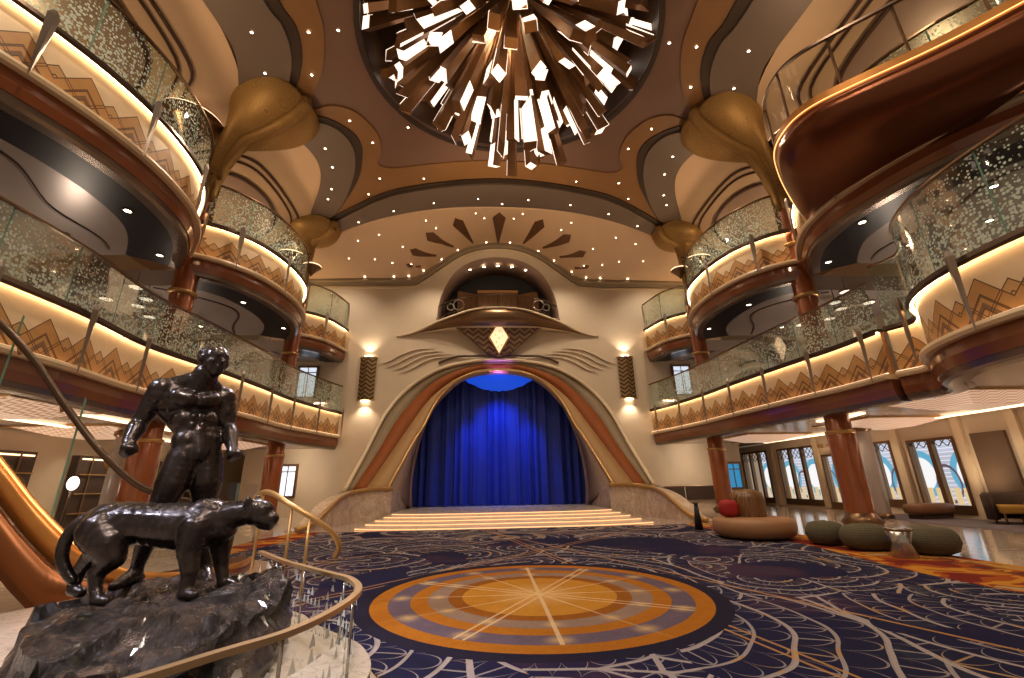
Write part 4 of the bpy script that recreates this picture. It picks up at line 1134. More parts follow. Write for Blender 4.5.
# left ground level: bar wall
bm = bmesh.new(); box_bm(bm, (-13.1, 11.0, 1.4), (.2, 27, 2.8)); S(bm_obj('wall_left_lower', bm, M['wall']))
for i, (y, w) in enumerate(((15.5, 2.6), (19.2, 2.6), (11.5, 2.8), (8.0, 2.4))):
    t = thing('display_cabinet', 'dark glazed display cabinet on the left wall, %s' % ('behind the standing figure', 'nearest the stage wall', 'left of the standing figure', 'beside the stair handrail')[i], 'cabinet', (-12.9, y, 0))
    box('body', (0, 0, 1.15), (.25, w, 2.1), M['darkfabric'], t)
    for k in range(3): box('shelf', (.16, 0, .55+.55*k), (.1, w-.1, .03), M['goldtrim'], t)
    for k in range(3): box('mullion', (.16, -w/2+w*(k+.5)/3, 1.15), (.05, .05, 2.1), M['bronze'], t)
    box('shelf_light', (.15, 0, 2.1), (.04, w-.2, .04), M['cove'], t)
pillar(-10.2, 12.4, 'slim grey pillar seen through the stair glass left of the figure')
pillar(-11.0, 9.2, 'slim grey pillar farthest left behind the stair')
t = thing('globe_lamp', 'white glowing globe lamp seen through the stair glass', 'lamp', (-10.35, 11.4, 1.35))
lathe('globe', [(.11*math.sin(PI*k/12), -.16*math.cos(PI*k/12)) for k in range(13)], emit('globe_glow', (1, .93, .85), 3), t)
tube('stem', [(0, 0, -1.35), (0, 0, -.15)], .03, M['rail'], t)

# ------------------------------------------------------------------ carpet
cp = [(-5.7, 13.1), (-4.3, 12.85), (4.3, 12.85), (5.6, 13.1), (5.95, 11.5), (6.3, 9.2), (6.5, 7.3), (6.4, 5.4), (6.35, 3), (6.3, -1.5), (-1.9, -1.5), (-1.5, 1.0), (-1.15, 2.1), (-1.1, 3.1), (-1.5, 3.8), (-2.3, 4.9), (-3.1, 5.6), (-3.6, 7.2), (-4.2, 8.3), (-5.8, 9.2), (-5.95, 11.5)]
cpo = plate('carpet', [cp], lambda x, y: .001, .012, M['carpet'], step=0)
tag(cpo, 'navy carpet with swirling pale lines and an orange round medallion', 'carpet')
bz = thing('armchair_rug', 'greyish rug under the armchair on the marble floor', 'rug')
g_rug = plain('grey_rug', (.14, .11, .12), .95, 0, .5, 6.)
plate('rug_field', [[(10.6, 8.6), (12.9, 8.6), (12.9, 14.5), (11.6, 14.5), (10.8, 12.0)]], lambda x, y: .001, .01, g_rug, bz, step=0)

# ------------------------------------------------------------------ furniture
t = thing('round_sofa', 'tan round sofa with tall dark striped wooden backrest drum', 'sofa', (4.98, 9.55, .013))
lathe('seat', [(0, .04), (.66, .04), (.75, .08), (.79, .20), (.78, .32), (.73, .38), (.64, .40), (0, .40)], M['tanleather'], t, seg=48, sx=1.0, sy=1.0)
lathe('plinth', [(0, 0), (.6, 0), (.6, .05), (0, .05)], M['darkfabric'], t, seg=32)
lathe('backrest', [(.33, .39), (.34, .76), (.29, .88), (.18, .93), (0, .95)], M['stripewood'], t, c=(.08, .2, 0), seg=40)
rc = thing('cushion', 'red scatter cushion leaning on the drum of the round sofa', 'cushion', (4.55, 9.62, .415))
bm = bmesh.new(); bmesh.ops.create_uvsphere(bm, u_segments=20, v_segments=12, radius=1)
for v in bm.verts:
    v.co = Vector((abs(v.co.x)**.6*math.copysign(1, v.co.x)*.20, v.co.y*.13, (abs(v.co.z)**.6*math.copysign(1, v.co.z)+1)*.17))
bm_obj('cover', bm, M['red'], rc, True)
bm = bmesh.new(); tube_bm(bm, [(.2*math.cos(a), 0, .17+.17*math.sin(a)) for a in [2*PI*k/20 for k in range(21)]], .008, 6); bm_obj('piping', bm, M['red'], rc, True)
sg = thing('stanchion', 'slim black tapered floor stand at the left of the round sofa', 'stand', (4.48, 11.0, .013))
lathe('foot', [(0, 0), (.17, 0), (.17, .03), (0, .04)], M['black'], sg, seg=20)
tube('post', [(0, 0, .03), (0, 0, .62)], lambda u: .10-.06*u, M['black'], sg, seg=10)
lathe('cap', [(0, .62), (.07, .62), (.07, .65), (0, .66)], M['bronze'], sg, seg=16)
# poufs
pl_ = lambda x, y, r, l: None
for x, y, rx, ry, lab in ((5.62, 8.35, .31, .33, 'small olive pouf at the left end of the row'), (5.80, 7.66, .40, .33, 'olive pouf between the small pouf and the steel drum'), (6.34, 7.08, .40, .34, 'large olive pouf right of the steel drum')):
    p = thing('pouf', lab, 'pouf', (x, y, .013), 0, 'olive poufs')
    pr_ = [(0, .0), (.55, .0), (.86, .05), (1.0, .17), (.97, .27), (.80, .36), (.5, .39), (0, .40)]
    lathe('cushion_body', [(r, z) for r, z in pr_], M['pouf'], p, sx=rx, sy=ry, seg=32)
    lathe('button', [(.06, .398), (.04, .41), (0, .412)], M['pouf'], p, seg=12)
dr = thing('side_table', 'steel drum side table standing before the olive poufs', 'table', (5.66, 6.85, .013))
lathe('drum', [(.16, 0), (.17, .02), (.12, .2), (.17, .38), (0, .38)], M['steel'], dr, seg=32)
lathe('top', [(0, .38), (.175, .38), (.175, .41), (0, .41)], M['steel'], dr, seg=32)
bn = thing('bench', 'long rounded brown bench in front of the bright windows', 'bench', (12.1, 12.75, .012), .12)
bm = bmesh.new(); box_bm(bm, (0, 0, .26), (1.25, .55, .30), None, .12); bm_obj('seat', bm, M['brownbench'], bn, True)
box('plinth', (0, 0, .06), (1.05, .4, .12), M['darkfabric'], bn)
ch = thing('armchair', 'dark tub armchair with mustard seat at the right edge', 'chair', (12.35, 10.85, .012), -.5)
box('seat', (0, -.02, .34), (.62, .60, .20), M['yellow'], ch, bev=.06)
bm = bmesh.new()
arc = [(.42*math.cos(a), .42*math.sin(a)) for a in [(-.15+1.3*k/18)*PI for k in range(19)]]
sweep_bm(arc, [(-.06, .1), (.06, .1), (.07, .66), (0, .72), (-.06, .66)], bm=bm); bm_obj('tub_back', bm, M['darkfabric'], ch, True)
for a, b in ((-.25, -.25), (.25, -.25), (-.25, .25), (.25, .25)): tube('leg', [(a, b, 0), (a, b, .25)], .025, M['bronze'], ch)
tb = thing('coffee_table', 'round dark coffee table beside the armchair', 'table', (12.1, 9.9, .012))
lathe('top', [(0, .48), (.35, .48), (.35, .52), (0, .52)], M['darkfabric'], tb); lathe('pedestal', [(.2, 0), (.2, .02), (.05, .05), (.04, .48)], M['bronze'], tb)

# ------------------------------------------------------------------ plinth, rail, statue
rl = [(-3.4, .3), (-2.7, .65), (-2.15, 1.15), (-1.74, 1.60), (-1.52, 1.92), (-1.36, 2.16), (-1.28, 2.5), (-1.28, 2.88), (-1.42, 3.22), (-1.63, 3.45), (-1.87, 3.70), (-2.2, 4.06), (-2.47, 4.4), (-2.7, 4.7)]
rlc = [(p.x, p.y) for p in crom([Vector((x, y, 0)) for x, y in rl], 8)]
nrl = normals2(rlc)
outp = [(p[0]-n.x*.10, p[1]-n.y*.10) for p, n in zip(rlc, nrl)]
PT = .2
dais = thing('statue_dais', 'curved pale marble dais carrying the bronze statue', 'plinth')
plate('top_slab', [outp+[(-3.4, 5.2), (-4.4, 4.9), (-4.9, 3.5), (-4.8, 1.5), (-4.2, .3)]], lambda x, y: PT-.06, .06, M['whitemarble'], dais, step=0)
ins = [(p[0]-n.x*.03, p[1]-n.y*.03) for p, n in zip(rlc, nrl)]
plate('base', [ins+[(-3.4, 5.0), (-4.3, 4.8), (-4.8, 3.5), (-4.7, 1.5), (-4.1, .4)]], lambda x, y: .0, PT-.06, M['marble'], dais, step=0)
sweep('edge_light', ins, rect(-.02, -.035, PT-.085, PT-.065), M['step_led'], dais)
plate('lower_step', [[(-3.6, 5.3), (-4.5, 5.05), (-5.15, 3.8), (-5.2, 1.2), (-4.2, .1), (-4.6, 3.5), (-4.2, 4.9)]], lambda x, y: .0, .09, M['whitemarble'], dais, step=0)
gr = thing('glass_guardrail', 'low curved glass guard with gold handrail around the statue', 'railing')
sweep('glass_panel', rlc, [(0, PT), (0, .565)], M['triglass'], gr, closed=False)
bm = bmesh.new(); tube_bm(bm, [(x, y, .58) for x, y in rlc], .028, 4, sq=True, flat=.62); bm_obj('handrail', bm, M['railgold'], gr, False)
for p, n in arc_pts(rlc, .62, .3):
    tube('clamp', [(p.x, p.y, PT), (p.x, p.y, .57)], .008, M['steel'], gr, seg=6)
hr = thing('stair_handrail', 'curling gold handrail on thin posts beside the steps behind the statue', 'railing')
hp = crom([(-2.95, 4.9, 1.02), (-2.82, 4.8, 1.11), (-2.66, 4.7, 1.10), (-2.44, 4.6, 1.0), (-2.26, 4.6, .9), (-2.10, 4.68, .78), (-2.02, 4.75, .68), (-2.0, 4.8, .58), (-2.05, 4.85, .50)], 6)
tube('handrail', hp, .026, M['goldtrim'], hr)
for x, y, z in ((-2.80, 4.79, 1.1), (-2.42, 4.6, .98), (-2.24, 4.6, .88)): tube('post', [(x, y, 0.2 if x > -2.3 else 0.2), (x, y, z)], .014, M['goldtrim'], hr, seg=6)

def blob(name, caps, mat, parent, voxel=.012, sm=6, post=None):
    """one continuous skin around tapered capsules: ((p0,r0),(p1,r1)) with optional anisotropy"""
    bm = bmesh.new()
    for (p0, r0), (p1, r1) in caps:
        p0, p1 = Vector(p0), Vector(p1); L = (p1-p0).length; n = max(1, int(L/(min(r0, r1)*.35)))
        for k in range(n+1):
            t = k/n; r = r0+(r1-r0)*t
            bmesh.ops.create_icosphere(bm, subdivisions=2, radius=r, matrix=Matrix.Translation(p0.lerp(p1, t)))
    me = bpy.data.meshes.new(name); bm.to_mesh(me); bm.free()
    o = bpy.data.objects.new(name, me); COL.objects.link(o)
    m = o.modifiers.new('r', 'REMESH'); m.mode = 'VOXEL'; m.voxel_size = voxel
    m = o.modifiers.new('s', 'SMOOTH'); m.factor = .6; m.iterations = sm
    bpy.context.view_layer.update()
    dg = bpy.context.evaluated_depsgraph_get()
    me2 = bpy.data.meshes.new_from_object(o.evaluated_get(dg)); me2.name = name
    bpy.data.objects.remove(o)
    return link(name, me2, mat, parent, True)
stt = thing('bronze_statue', 'dark bronze statue of a standing man with a prowling big cat on a rock', 'statue')
def bez(p0, r0, p1, r1): return ((p0, r0), (p1, r1))
X0 = Vector
def man():
    c = []
    def A(p0, r0, p1, r1): c.append(((tuple(p0), r0), (tuple(p1), r1)))
    sd = Vector((.68, .73, 0)).normalized(); fr = Vector((.73, -.68, 0)).normalized()
    def T(C, a, b, dz=0): return Vector(C)+sd*a+fr*b+Vector((0, 0, dz))
    ch, ab, wa, pe = (-2.835, 3.50, 1.80), (-2.80, 3.515, 1.66), (-2.77, 3.525, 1.555), (-2.745, 3.53, 1.43)
    A(T(pe, -.065, 0), .105, T(pe, .065, 0), .105)
    A(T(pe, -.055, -.03, -.04), .105, T(pe, .055, -.03, -.04), .105)
    A(T(wa, -.05, 0), .092, T(wa, .05, 0), .092)
    A(T(ab, -.075, 0), .098, T(ab, .075, 0), .098)
    A(T(ch, -.115, -.01, -.02), .108, T(ch, .115, -.01, -.02), .108)
    A(T(ch, -.14, -.01, .055), .088, T(ch, .14, -.01, .055), .088)
    A(T(wa, -.058, .012, -.055), .100, T(wa, .058, .012, -.055), .100); A(T(pe, 0, .03, -.02), .10, T(wa, 0, .02, 0), .088)
    for q in (-1, 1):
        A(T(ch, q*.050, .088, .005), .066, T(ch, q*.115, .068, .02), .066)          # pectorals
        A(T(ch, q*.165, -.03, -.05), .066, T(wa, q*.09, -.02, .02), .055)          # lats
        for z in (-.01, -.075, -.14): A(T(ab, q*.034, .082, z+.03), .030, T(ab, q*.034, .080, z+.015), .030)
        A(T(wa, q*.105, .02, .04), .04, T(pe, q*.11, .02, .06), .045)              # obliques
        A(T(ch, q*.155, -.01, .105), .066, (-2.79, 3.49, 1.985), .074)             # trapezius
    A((-2.815, 3.50, 1.90), .108, (-2.755, 3.47, 2.02), .092)                      # neck
    hc = Vector((-2.705, 3.45, 2.115)); fx = Vector((.90, -.43, .02)).normalized()
    sv = fx.cross(Vector((0, 0, 1))).normalized()
    P = lambda f, s_, u: tuple(hc+fx*f+sv*s_+Vector((0, 0, u)))
    A(P(-.035, 0, .035), .102, P(.018, 0, .03), .094)
    A(P(.02, 0, -.035), .080, P(.045, 0, -.08), .052)
    A(P(.072, -.012, -.095), .026, P(.072, .012, -.095), .026)
    A(P(.094, 0, .022), .014, P(.120, 0, -.022), .017)
    A(P(.094, -.034, .036), .018, P(.094, .034, .036), .018)
    A(P(.094, -.020, -.058), .012, P(.094, .020, -.058), .012)
    A(P(.092, -.022, -.071), .011, P(.092, .022, -.071), .011)
    for q in (-1, 1):
        A(P(.06, q*.05, -.018), .032, P(.04, q*.056, -.035), .033)
        A(P(-.015, q*.100, .012), .017, P(-.012, q*.102, -.022), .013)
    # arms
    s0, e0, w0 = Vector((-2.985, 3.36, 1.875)), Vector((-3.085, 3.36, 1.625)), Vector((-3.045, 3.25, 1.475))
    s1, e1, w1 = Vector((-2.695, 3.655, 1.86)), Vector((-2.635, 3.685, 1.63)), Vector((-2.515, 3.58, 1.46))
    for s_, e_, w_, q in ((s0, e0, w0, -1), (s1, e1, w1, 1)):
        m = s_.lerp(e_, .45)
        A(s_, .090, s_+Vector((0, 0, -.05)), .088); A(s_, .085, m, .078); A(m, .078, e_, .056)
        A(m+fr*.02, .062, m+fr*.02+Vector((0, 0, -.02)), .060)
        k = e_.lerp(w_, .35)
        A(e_, .056, k, .065); A(k, .064, w_, .040)
    for w, d, q in ((w0, Vector((.06, -.07, -.12)), 1), (w1, Vector((.06, -.05, -.12)), -1)):
        d.normalize(); side = d.cross(Vector((0, 1, 0))).normalized(); front = side.cross(d).normalized()
        A(w, .036, w+d*.055, .042)
        for k in range(4):
            b = w+d*(.078-.004*abs(k-1.2))+side*(-.040+.0265*k)
            k2 = b+front*.042+d*.010; k3 = b+front*.040-d*.030; k4 = b+front*.016-d*.026
            A(b, .015, k2, .0140); A(k2, .014, k3, .0125); A(k3, .0125, k4, .011)
        A(w+d*.02+side*.038*q, .017, w+d*.045+front*.052+side*.022*q, .014); A(w+d*.045+front*.052+side*.022*q, .014, w+d*.065+front*.060-side*.010*q, .012)
    # legs
    hR, kR, aR = Vector(T(pe, -.075, 0, -.06)), Vector((-2.855, 3.42, 1.0)), Vector((-2.965, 3.50, .64))
    hL, kL, aL = Vector(T(pe, .075, 0, -.06)), Vector((-2.64, 3.58, .99)), Vector((-2.59, 3.65, .62))
    for h, k, a, dd in ((hR, kR, aR, Vector((-.02, -.15, 0))), (hL, kL, aL, Vector((.10, -.11, 0)))):
        m = h.lerp(k, .45)
        A(h, .115, m+fr*.015, .112); A(m+fr*.015, .110, k, .072); A(k, .070, k+Vector((0, 0, -.03)), .068)
        cf = k.lerp(a, .38)-fr*.02
        A(k, .066, cf, .074); A(cf, .072, a, .042)
        A(a+Vector((0, 0, -.02)), .046, a+dd*.5+Vector((0, 0, -.06)), .046); A(a+dd*.5+Vector((0, 0, -.065)), .044, a+dd+Vector((0, 0, -.08)), .032)
        A(a-dd*.25+Vector((0, 0, -.065)), .036, a+Vector((0, 0, -.07)), .040)
    return blob('man_figure', c, M['statue'], stt, .008, 9)
mn = man()
# short swept hair on the head
hc = Vector((-2.705, 3.45, 2.115)); fx = Vector((.90, -.43, .02)).normalized(); sdv = fx.cross(Vector((0, 0, 1))).normalized()
hcaps = []
for k in range(26):
    a = random.uniform(-1.2, 1.2); b = random.uniform(-.9, 1.0)
    d = (-fx*math.cos(a)*math.cos(b)*.9+sdv*math.sin(a)*.9+Vector((0, 0, 1))*(.35+max(0, math.sin(b)))).normalized()
    p = hc+Vector((0, 0, .03))-fx*.015+d*.084
    hcaps.append(((tuple(p), .026), (tuple(p-fx*.012+d*.006), .018)))
blob('hair', hcaps, M['statue'], mn, .007, 8)
def cat():
    c = []
    def A(p0, r0, p1, r1): c.append(((tuple(p0), r0), (tuple(p1), r1)))
    A((-2.94, 3.13, .955), .140, (-2.85, 3.13, .955), .138)
    A((-2.85, 3.13, .955), .138, (-2.72, 3.14, .955), .128)
    A((-2.72, 3.14, .950), .128, (-2.50, 3.165, .930), .150)
    A((-2.50, 3.165, .930), .150, (-2.38, 3.18, .935), .150)
    A((-2.39, 3.15, 1.02), .080, (-2.33, 3.16, 1.01), .078)
    A((-2.39, 3.21, 1.02), .080, (-2.33, 3.21, 1.01), .078)
    A((-2.38, 3.185, .94), .145, (-2.30, 3.20, .925), .120)
    A((-2.30, 3.20, .965), .112, (-2.19, 3.20, .995), .088)
    A((-2.19, 3.20, .995), .088, (-2.10, 3.19, 1.005), .078)
    A((-2.075, 3.19, 1.005), .088, (-2.035, 3.187, 1.0), .082)
    A((-2.01, 3.182, .975), .056, (-1.955, 3.18, .960), .044)
    A((-1.955, 3.18, .968), .030, (-1.935, 3.18, .966), .026)
    A((-2.02, 3.182, .935), .040, (-1.968, 3.18, .915), .030)
    for q in (-1, 1):
        A((-2.10, 3.19+q*.055, 1.065), .028, (-2.105, 3.19+q*.064, 1.100), .013)
        A((-2.005, 3.183+q*.036, 1.018), .024, (-2.0, 3.183+q*.036, 1.01), .022)
        A((-2.02, 3.185+q*.044, .965), .036, (-2.0, 3.185+q*.038, .955), .034)
        A((-1.965, 3.18+q*.02, .945), .028, (-1.95, 3.18+q*.018, .945), .024)
    # near hind leg: haunch, knee at the belly, hock behind, shank, paw
    A((-2.93, 3.07, .92), .130, (-2.86, 3.05, .85), .112); A((-2.86, 3.05, .85), .108, (-2.80, 3.04, .77), .074)
    A((-2.80, 3.04, .77), .070, (-2.865, 3.03, .69), .046)
    A((-2.865, 3.03, .69), .044, (-2.83, 3.01, .60), .034); A((-2.83, 3.01, .60), .034, (-2.80, 3.0, .565), .038)
    A((-2.80, 2.995, .555), .036, (-2.735, 2.98, .55), .031)
    # far hind leg trailing
    A((-2.98, 3.18, .90), .115, (-3.01, 3.19, .80), .080)
    A((-3.01, 3.19, .80), .074, (-3.10, 3.205, .685), .044); A((-3.10, 3.205, .685), .042, (-3.115, 3.20, .59), .034)
    A((-3.11, 3.20, .575), .036, (-3.045, 3.185, .56), .032)
    # near foreleg
    A((-2.38, 3.10, .92), .100, (-2.385, 3.08, .80), .074); A((-2.385, 3.08, .80), .070, (-2.345, 3.06, .68), .050)
    A((-2.345, 3.06, .68), .046, (-2.34, 3.05, .59), .038); A((-2.345, 3.045, .565), .040, (-2.28, 3.03, .555), .034)
    # far foreleg
    A((-2.31, 3.25, .90), .092, (-2.30, 3.27, .78), .066); A((-2.30, 3.27, .78), .062, (-2.275, 3.27, .67), .044)
    A((-2.275, 3.27, .67), .043, (-2.245, 3.26, .59), .037); A((-2.245, 3.26, .575), .039, (-2.175, 3.245, .56), .034)
    tp_ = crom([(-3.02, 3.12, 1.02), (-3.085, 3.08, .96), (-3.115, 3.06, .87), (-3.10, 3.05, .77), (-3.05, 3.055, .69), (-3.01, 3.06, .65)], 4)
    for i, (a, b) in enumerate(zip(tp_, tp_[1:])):
        r_ = .044-.016*i/len(tp_); A(tuple(a), r_, tuple(b), r_-.0008)
    return blob('big_cat', c, M['statue'], stt, .008, 8)
cat()
# rock
bm = bmesh.new()
RO = [(-3.16, 3.30), (-3.10, 2.95), (-2.82, 2.55), (-2.45, 2.25), (-2.1, 2.10), (-1.88, 2.3), (-1.76, 2.65), (-1.76, 3.0), (-1.86, 3.35), (-2.12, 3.72), (-2.55, 3.95), (-2.98, 3.75)]
ro = crom([Vector((x, y, 0)) for x, y in RO], 10, True)
cen = Vector((-2.45, 3.0, 0)); NR = 26; rows = []
def rtop(x, y):
    # platform height: rear right corner high, left slopes down
    h = .545
    h += .17*max(0, min(1, (x+2.22)/.35))*max(0, min(1, (y-2.95)/.35))
    h -= .10*max(0, min(1, (2.85-y)/.6))
    return h
prof_ = [(1.02, .20), (1.05, .27), (1.03, .34), (.99, .41), (.96, .47)]+[(.93-.93*k/18, 1) for k in range(19)]
for q, (f, zz) in enumerate(prof_):
    row = []
    for p in ro:
        d = p-cen; nz = noise.fractal(Vector((p.x*3, p.y*3, zz*6)), 1., 2., 4)
        fc = (noise.cell(Vector((p.x*4, p.y*4, zz*11)))-.3)*.07 if zz < 1 else 0
        k = f*(1+nz*.05)+fc if f > .02 else f
        x, y = cen.x+d.x*k, cen.y+d.y*k
        if zz < 1: z = zz+(rtop(x, y)-.55)*((zz-.2)/.3)+.02*nz
        else: z = rtop(x, y)+.04*noise.fractal(Vector((x*5, y*9, 3.)), 1., 2., 4)+.045*(noise.cell(Vector((x*4+1+y, y*7, 5)))-.5)*min(1, k*1.6) - .03*k**6
        row.append(bm.verts.new((x, y, max(z, .198))))
    rows.append(row)
n = len(ro)
for a, b in zip(rows, rows[1:]):
    for i in range(n): bm.faces.new((a[i], a[(i+1) % n], b[(i+1) % n], b[i]))
bmesh.ops.remove_doubles(bm, verts=bm.verts, dist=.0008)
bmesh.ops.recalc_face_normals(bm, faces=bm.faces)
bm_obj('rock_base', bm, M['rock'], stt, False)
bm = bmesh.new(); bmesh.ops.create_icosphere(bm, subdivisions=4, radius=1)
for v in bm.verts:
    nz = noise.fractal(v.co*1.8, 1., 2., 4); v.co = v.co*(1+.18*nz); v.co = Vector((v.co.x*.30-2.30, v.co.y*.22+1.95, max(.198, v.co.z*.16+.26)))
bm_obj('rock_boulder', bm, M['rock'], stt, False)

# ------------------------------------------------------------------ curved copper stair at left
stair = thing('curved_stair', 'copper sided curved stair with glass balustrade rising at far left', 'staircase')
SP = [(-6.9, 4.0, 3.4), (-6.35, 4.35, 2.6), (-6.0, 4.7, 2.05), (-5.6, 4.95, 1.53), (-5.2, 5.11, 1.03), (-4.8, 5.31, .59), (-4.5, 5.6, .33), (-4.25, 6.2, .20), (-4.05, 7.0, .17), (-4.2, 7.7, .16)]
sp = crom([Vector(p) for p in SP], 8)
def offs(P, k):
    nr = normals2([(p.x, p.y) for p in P]); return [Vector((p.x+n.x*k, p.y+n.y*k, p.z)) for p, n in zip(P, nr)]
loft('lit_channel', [sp, [p-Vector((0, 0, max(.03, min(.34, p.z*.45)))) for p in sp]], M['coppergl'], stair, .03)
lowc = []
for p in sp:
    h = .34; z = p.z-max(.03, min(.34, p.z*.45)); lowc.append(Vector((p.x, p.y-.05, z)))
bot = [Vector((p.x, p.y, max(.0, p.z-.80))) for p in sp]
loft('stringer', [lowc, [Vector(((a.x+b.x)/2, (a.y+b.y)/2-.02, (a.z+b.z)/2)) for a, b in zip(lowc, bot)], bot], M['copper'], stair, .04)
soff_ = [Vector((p.x-.9, p.y+1.6, p.z)) for p in bot]
loft('underside', [bot, soff_], M['wood'], stair, .04)
tube('channel_light', [p+Vector((.03, -.05, -.02)) for p in sp[:44]], .008, M['amber'], stair, seg=6)
HT = [(-6.9, 4.0, 4.6), (-6.35, 4.35, 3.85), (-6.0, 4.7, 3.30), (-5.6, 4.95, 2.80), (-5.2, 5.11, 2.25), (-4.8, 5.31, 1.72), (-4.5, 5.6, 1.38), (-4.25, 6.2, 1.22), (-4.05, 7.0, 1.17), (-4.2, 7.7, 1.16)]
ht = crom([Vector(p) for p in HT], 8)
bm = bmesh.new(); uvl = bm.loops.layers.uv.verify(); L_ = 0; prev = None; rows = []
for a, b in zip(sp, ht): rows.append((bm.verts.new(a+Vector((0, 0, -.1))), bm.verts.new(b+Vector((0, 0, .05)))))
for i in range(len(rows)-1):
    l2 = L_+(sp[i+1]-sp[i]).length
    f = bm.faces.new((rows[i][0], rows[i+1][0], rows[i+1][1], rows[i][1]))
    for lp, uvv in zip(f.loops, ((L_, 0), (l2, 0), (l2, 1), (L_, 1))): lp[uvl].uv = uvv
    L_ = l2
bm_obj('glass_balustrade', bm, M['glassstair'], stair)
tube('handrail', [p+Vector((.03, -.06, -.22)) for p in ht], .035, M['rail'], stair, seg=10)
for k in range(4, len(ht)-4, 9): tube('rail_bracket', [ht[k]+Vector((.03, -.06, -.25)), ht[k]+Vector((0, 0, -.32))], .018, M['goldtrim'], stair, seg=6)

# ------------------------------------------------------------------ chandelier
DCX = .24
chd = thing('chandelier', 'huge sunburst chandelier of bronze bars with glowing cut ends', 'chandelier', (DCX, DC[1], 15.9))
lathe('hub', [(0, 1.2), (1.2, 1.2), (1.3, .6), (.9, .1), (.5, -.5), (0, -.7)], M['bronze'], chd, seg=32)
bars_m = plain('bronze_bar', (.20, .090, .030), .38, .5, .3, 3.)
rc_ = random.Random(11)
NB = 190; ga = PI*(3-5**.5)
extra = bmesh.new()
for i in range(NB):
    u = (i+.5)/NB
    el = math.asin(1-u*.66)   # from straight down (90 deg) to nearly level
    az = i*ga+rc_.uniform(-.1, .1)
    d = Vector((math.cos(el)*math.cos(az), math.cos(el)*math.sin(az), -math.sin(el)))
    a_, c_ = 4.75, 6.15
    Lr = 1/math.sqrt((d.x**2+d.y**2)/a_**2+d.z**2/c_**2)*rc_.uniform(.66, 1.0)
    if i < 2: Lr = 6.15-.3*i
    w = rc_.uniform(.20, .36); h = rc_.uniform(.18, .32)
    solo = (i*99)//NB != ((i+1)*99)//NB or i < 2
    z = d; x_ = z.cross(Vector((0, 0, 1)) if abs(z.z) < .98 else Vector((1, 0, 0))).normalized(); x_ = (Matrix.Rotation(rc_.uniform(0, PI), 3, z) @ x_); y_ = z.cross(x_)
    bm = bmesh.new() if solo else extra; rows = []
    slant = rc_.uniform(-.12, .12)
    def ring(s, k, sl=0):
        return [bm.verts.new(z*(s+sl*(a+b))+x_*a*w*k/2+y_*b*h*k/2) for a, b in ((-1, -1), (1, -1), (1, 1), (-1, 1))]
    r0, r1 = ring(1.6, .45), ring(Lr, 1, slant)
    for k in range(4): bm.faces.new((r0[k], r0[(k+1) % 4], r1[(k+1) % 4], r1[k]))
    bm.faces.new(r0); bm.faces.new(r1)
    if not solo:
        if rc_.random() < .45:
            q = [bm.verts.new(z*(Lr+.012+slant*(c[0]+c[1]))+x_*c[0]*w*.5+y_*c[1]*h*.5) for c in ((-1, -1), (1, -1), (1, 1), (-1, 1))]
            fq = bm.faces.new(q); fq.material_index = 1
        else:
            cs_ = [(-1, -1), (1, -1), (1, 1), (-1, 1)]; kk = rc_.randrange(4); c0, c1 = cs_[kk], cs_[(kk+1) % 4]; cl_ = rc_.uniform(.5, 1.2)
            def P_(c, s_): return z*s_+x_*c[0]*(w*.5+.012)+y_*c[1]*(h*.5+.012)
            fq = bm.faces.new([bm.verts.new(v) for v in (P_(c0, Lr), P_(c1, Lr), P_(c1, Lr-cl_), P_(c0, Lr-cl_))]); fq.material_index = 1
        continue
    bmesh.ops.recalc_face_normals(bm, faces=bm.faces)
    b = bm_obj('bar', bm, bars_m, chd)
    # lit end cap and lit strip along one or two sides
    bm = bmesh.new()
    cl = rc_.choice((.5, .7, .9, 1.2, 1.6)) if rc_.random() < .85 else .2
    k0 = rc_.randrange(4)
    e = .012
    cs = [(-1, -1), (1, -1), (1, 1), (-1, 1)]
    def P(c, s, g=1.0): return z*(s+slant*(c[0]+c[1]))+x_*c[0]*(w*.5*g+e)+y_*c[1]*(h*.5*g+e)
    if rc_.random() < .40: q = [bm.verts.new(P(c, Lr+e)) for c in cs]; bm.faces.new(q)
    for kk in ((k0,) if rc_.random() < .7 else (k0, (k0+1) % 4)):
        c0, c1 = cs[kk], cs[(kk+1) % 4]
        g = .45+.55*((Lr-cl-1.6)/(Lr-1.6))
        bm.faces.new([bm.verts.new(v) for v in (P(c0, Lr+e), P(c1, Lr+e), P(c1, Lr-cl*rc_.uniform(.6, 1), g), P(c0, Lr-cl, g))])
    bm_obj('light_panel', bm, M['lampw'], b)

tag(bm_obj('bar', extra, [bars_m, M['lampw']], chd), kind='stuff')

# ------------------------------------------------------------------ lights
def L(kind, loc, energy, color=(1, .70, .42), size=.1, rot=None, spot=None, blend=.8, name='lamp'):
    d = bpy.data.lights.new(name, kind); d.energy = energy; d.color = color
    if kind == 'AREA': d.size = size
    else: d.shadow_soft_size = size
    if spot: d.spot_size = spot; d.spot_blend = blend
    o = bpy.data.objects.new(name, d); COL.objects.link(o); o.location = loc
    if rot is not None:
        v = Vector(rot); o.rotation_euler = v.to_track_quat('-Z', 'Y').to_euler()
    return o
W = (1, .80, .58)
for x, y in ((-5, 4), (5, 4), (-5.2, 12), (5.2, 12), (0, 15.4), (-2.5, 1), (2.5, 1)):
    L('SPOT', (x, y, cz(x, y)-.3), 900, W, .12, (0, 0, -1), 2.4)
L('POINT', (DC[0], DC[1], 14.0), 420, (1, .72, .42), .4)
L('SPOT', (DC[0], DC[1]-2.5, 10.2), 260, (1, .72, .42), .3, (0, .45, 1), 2.2)
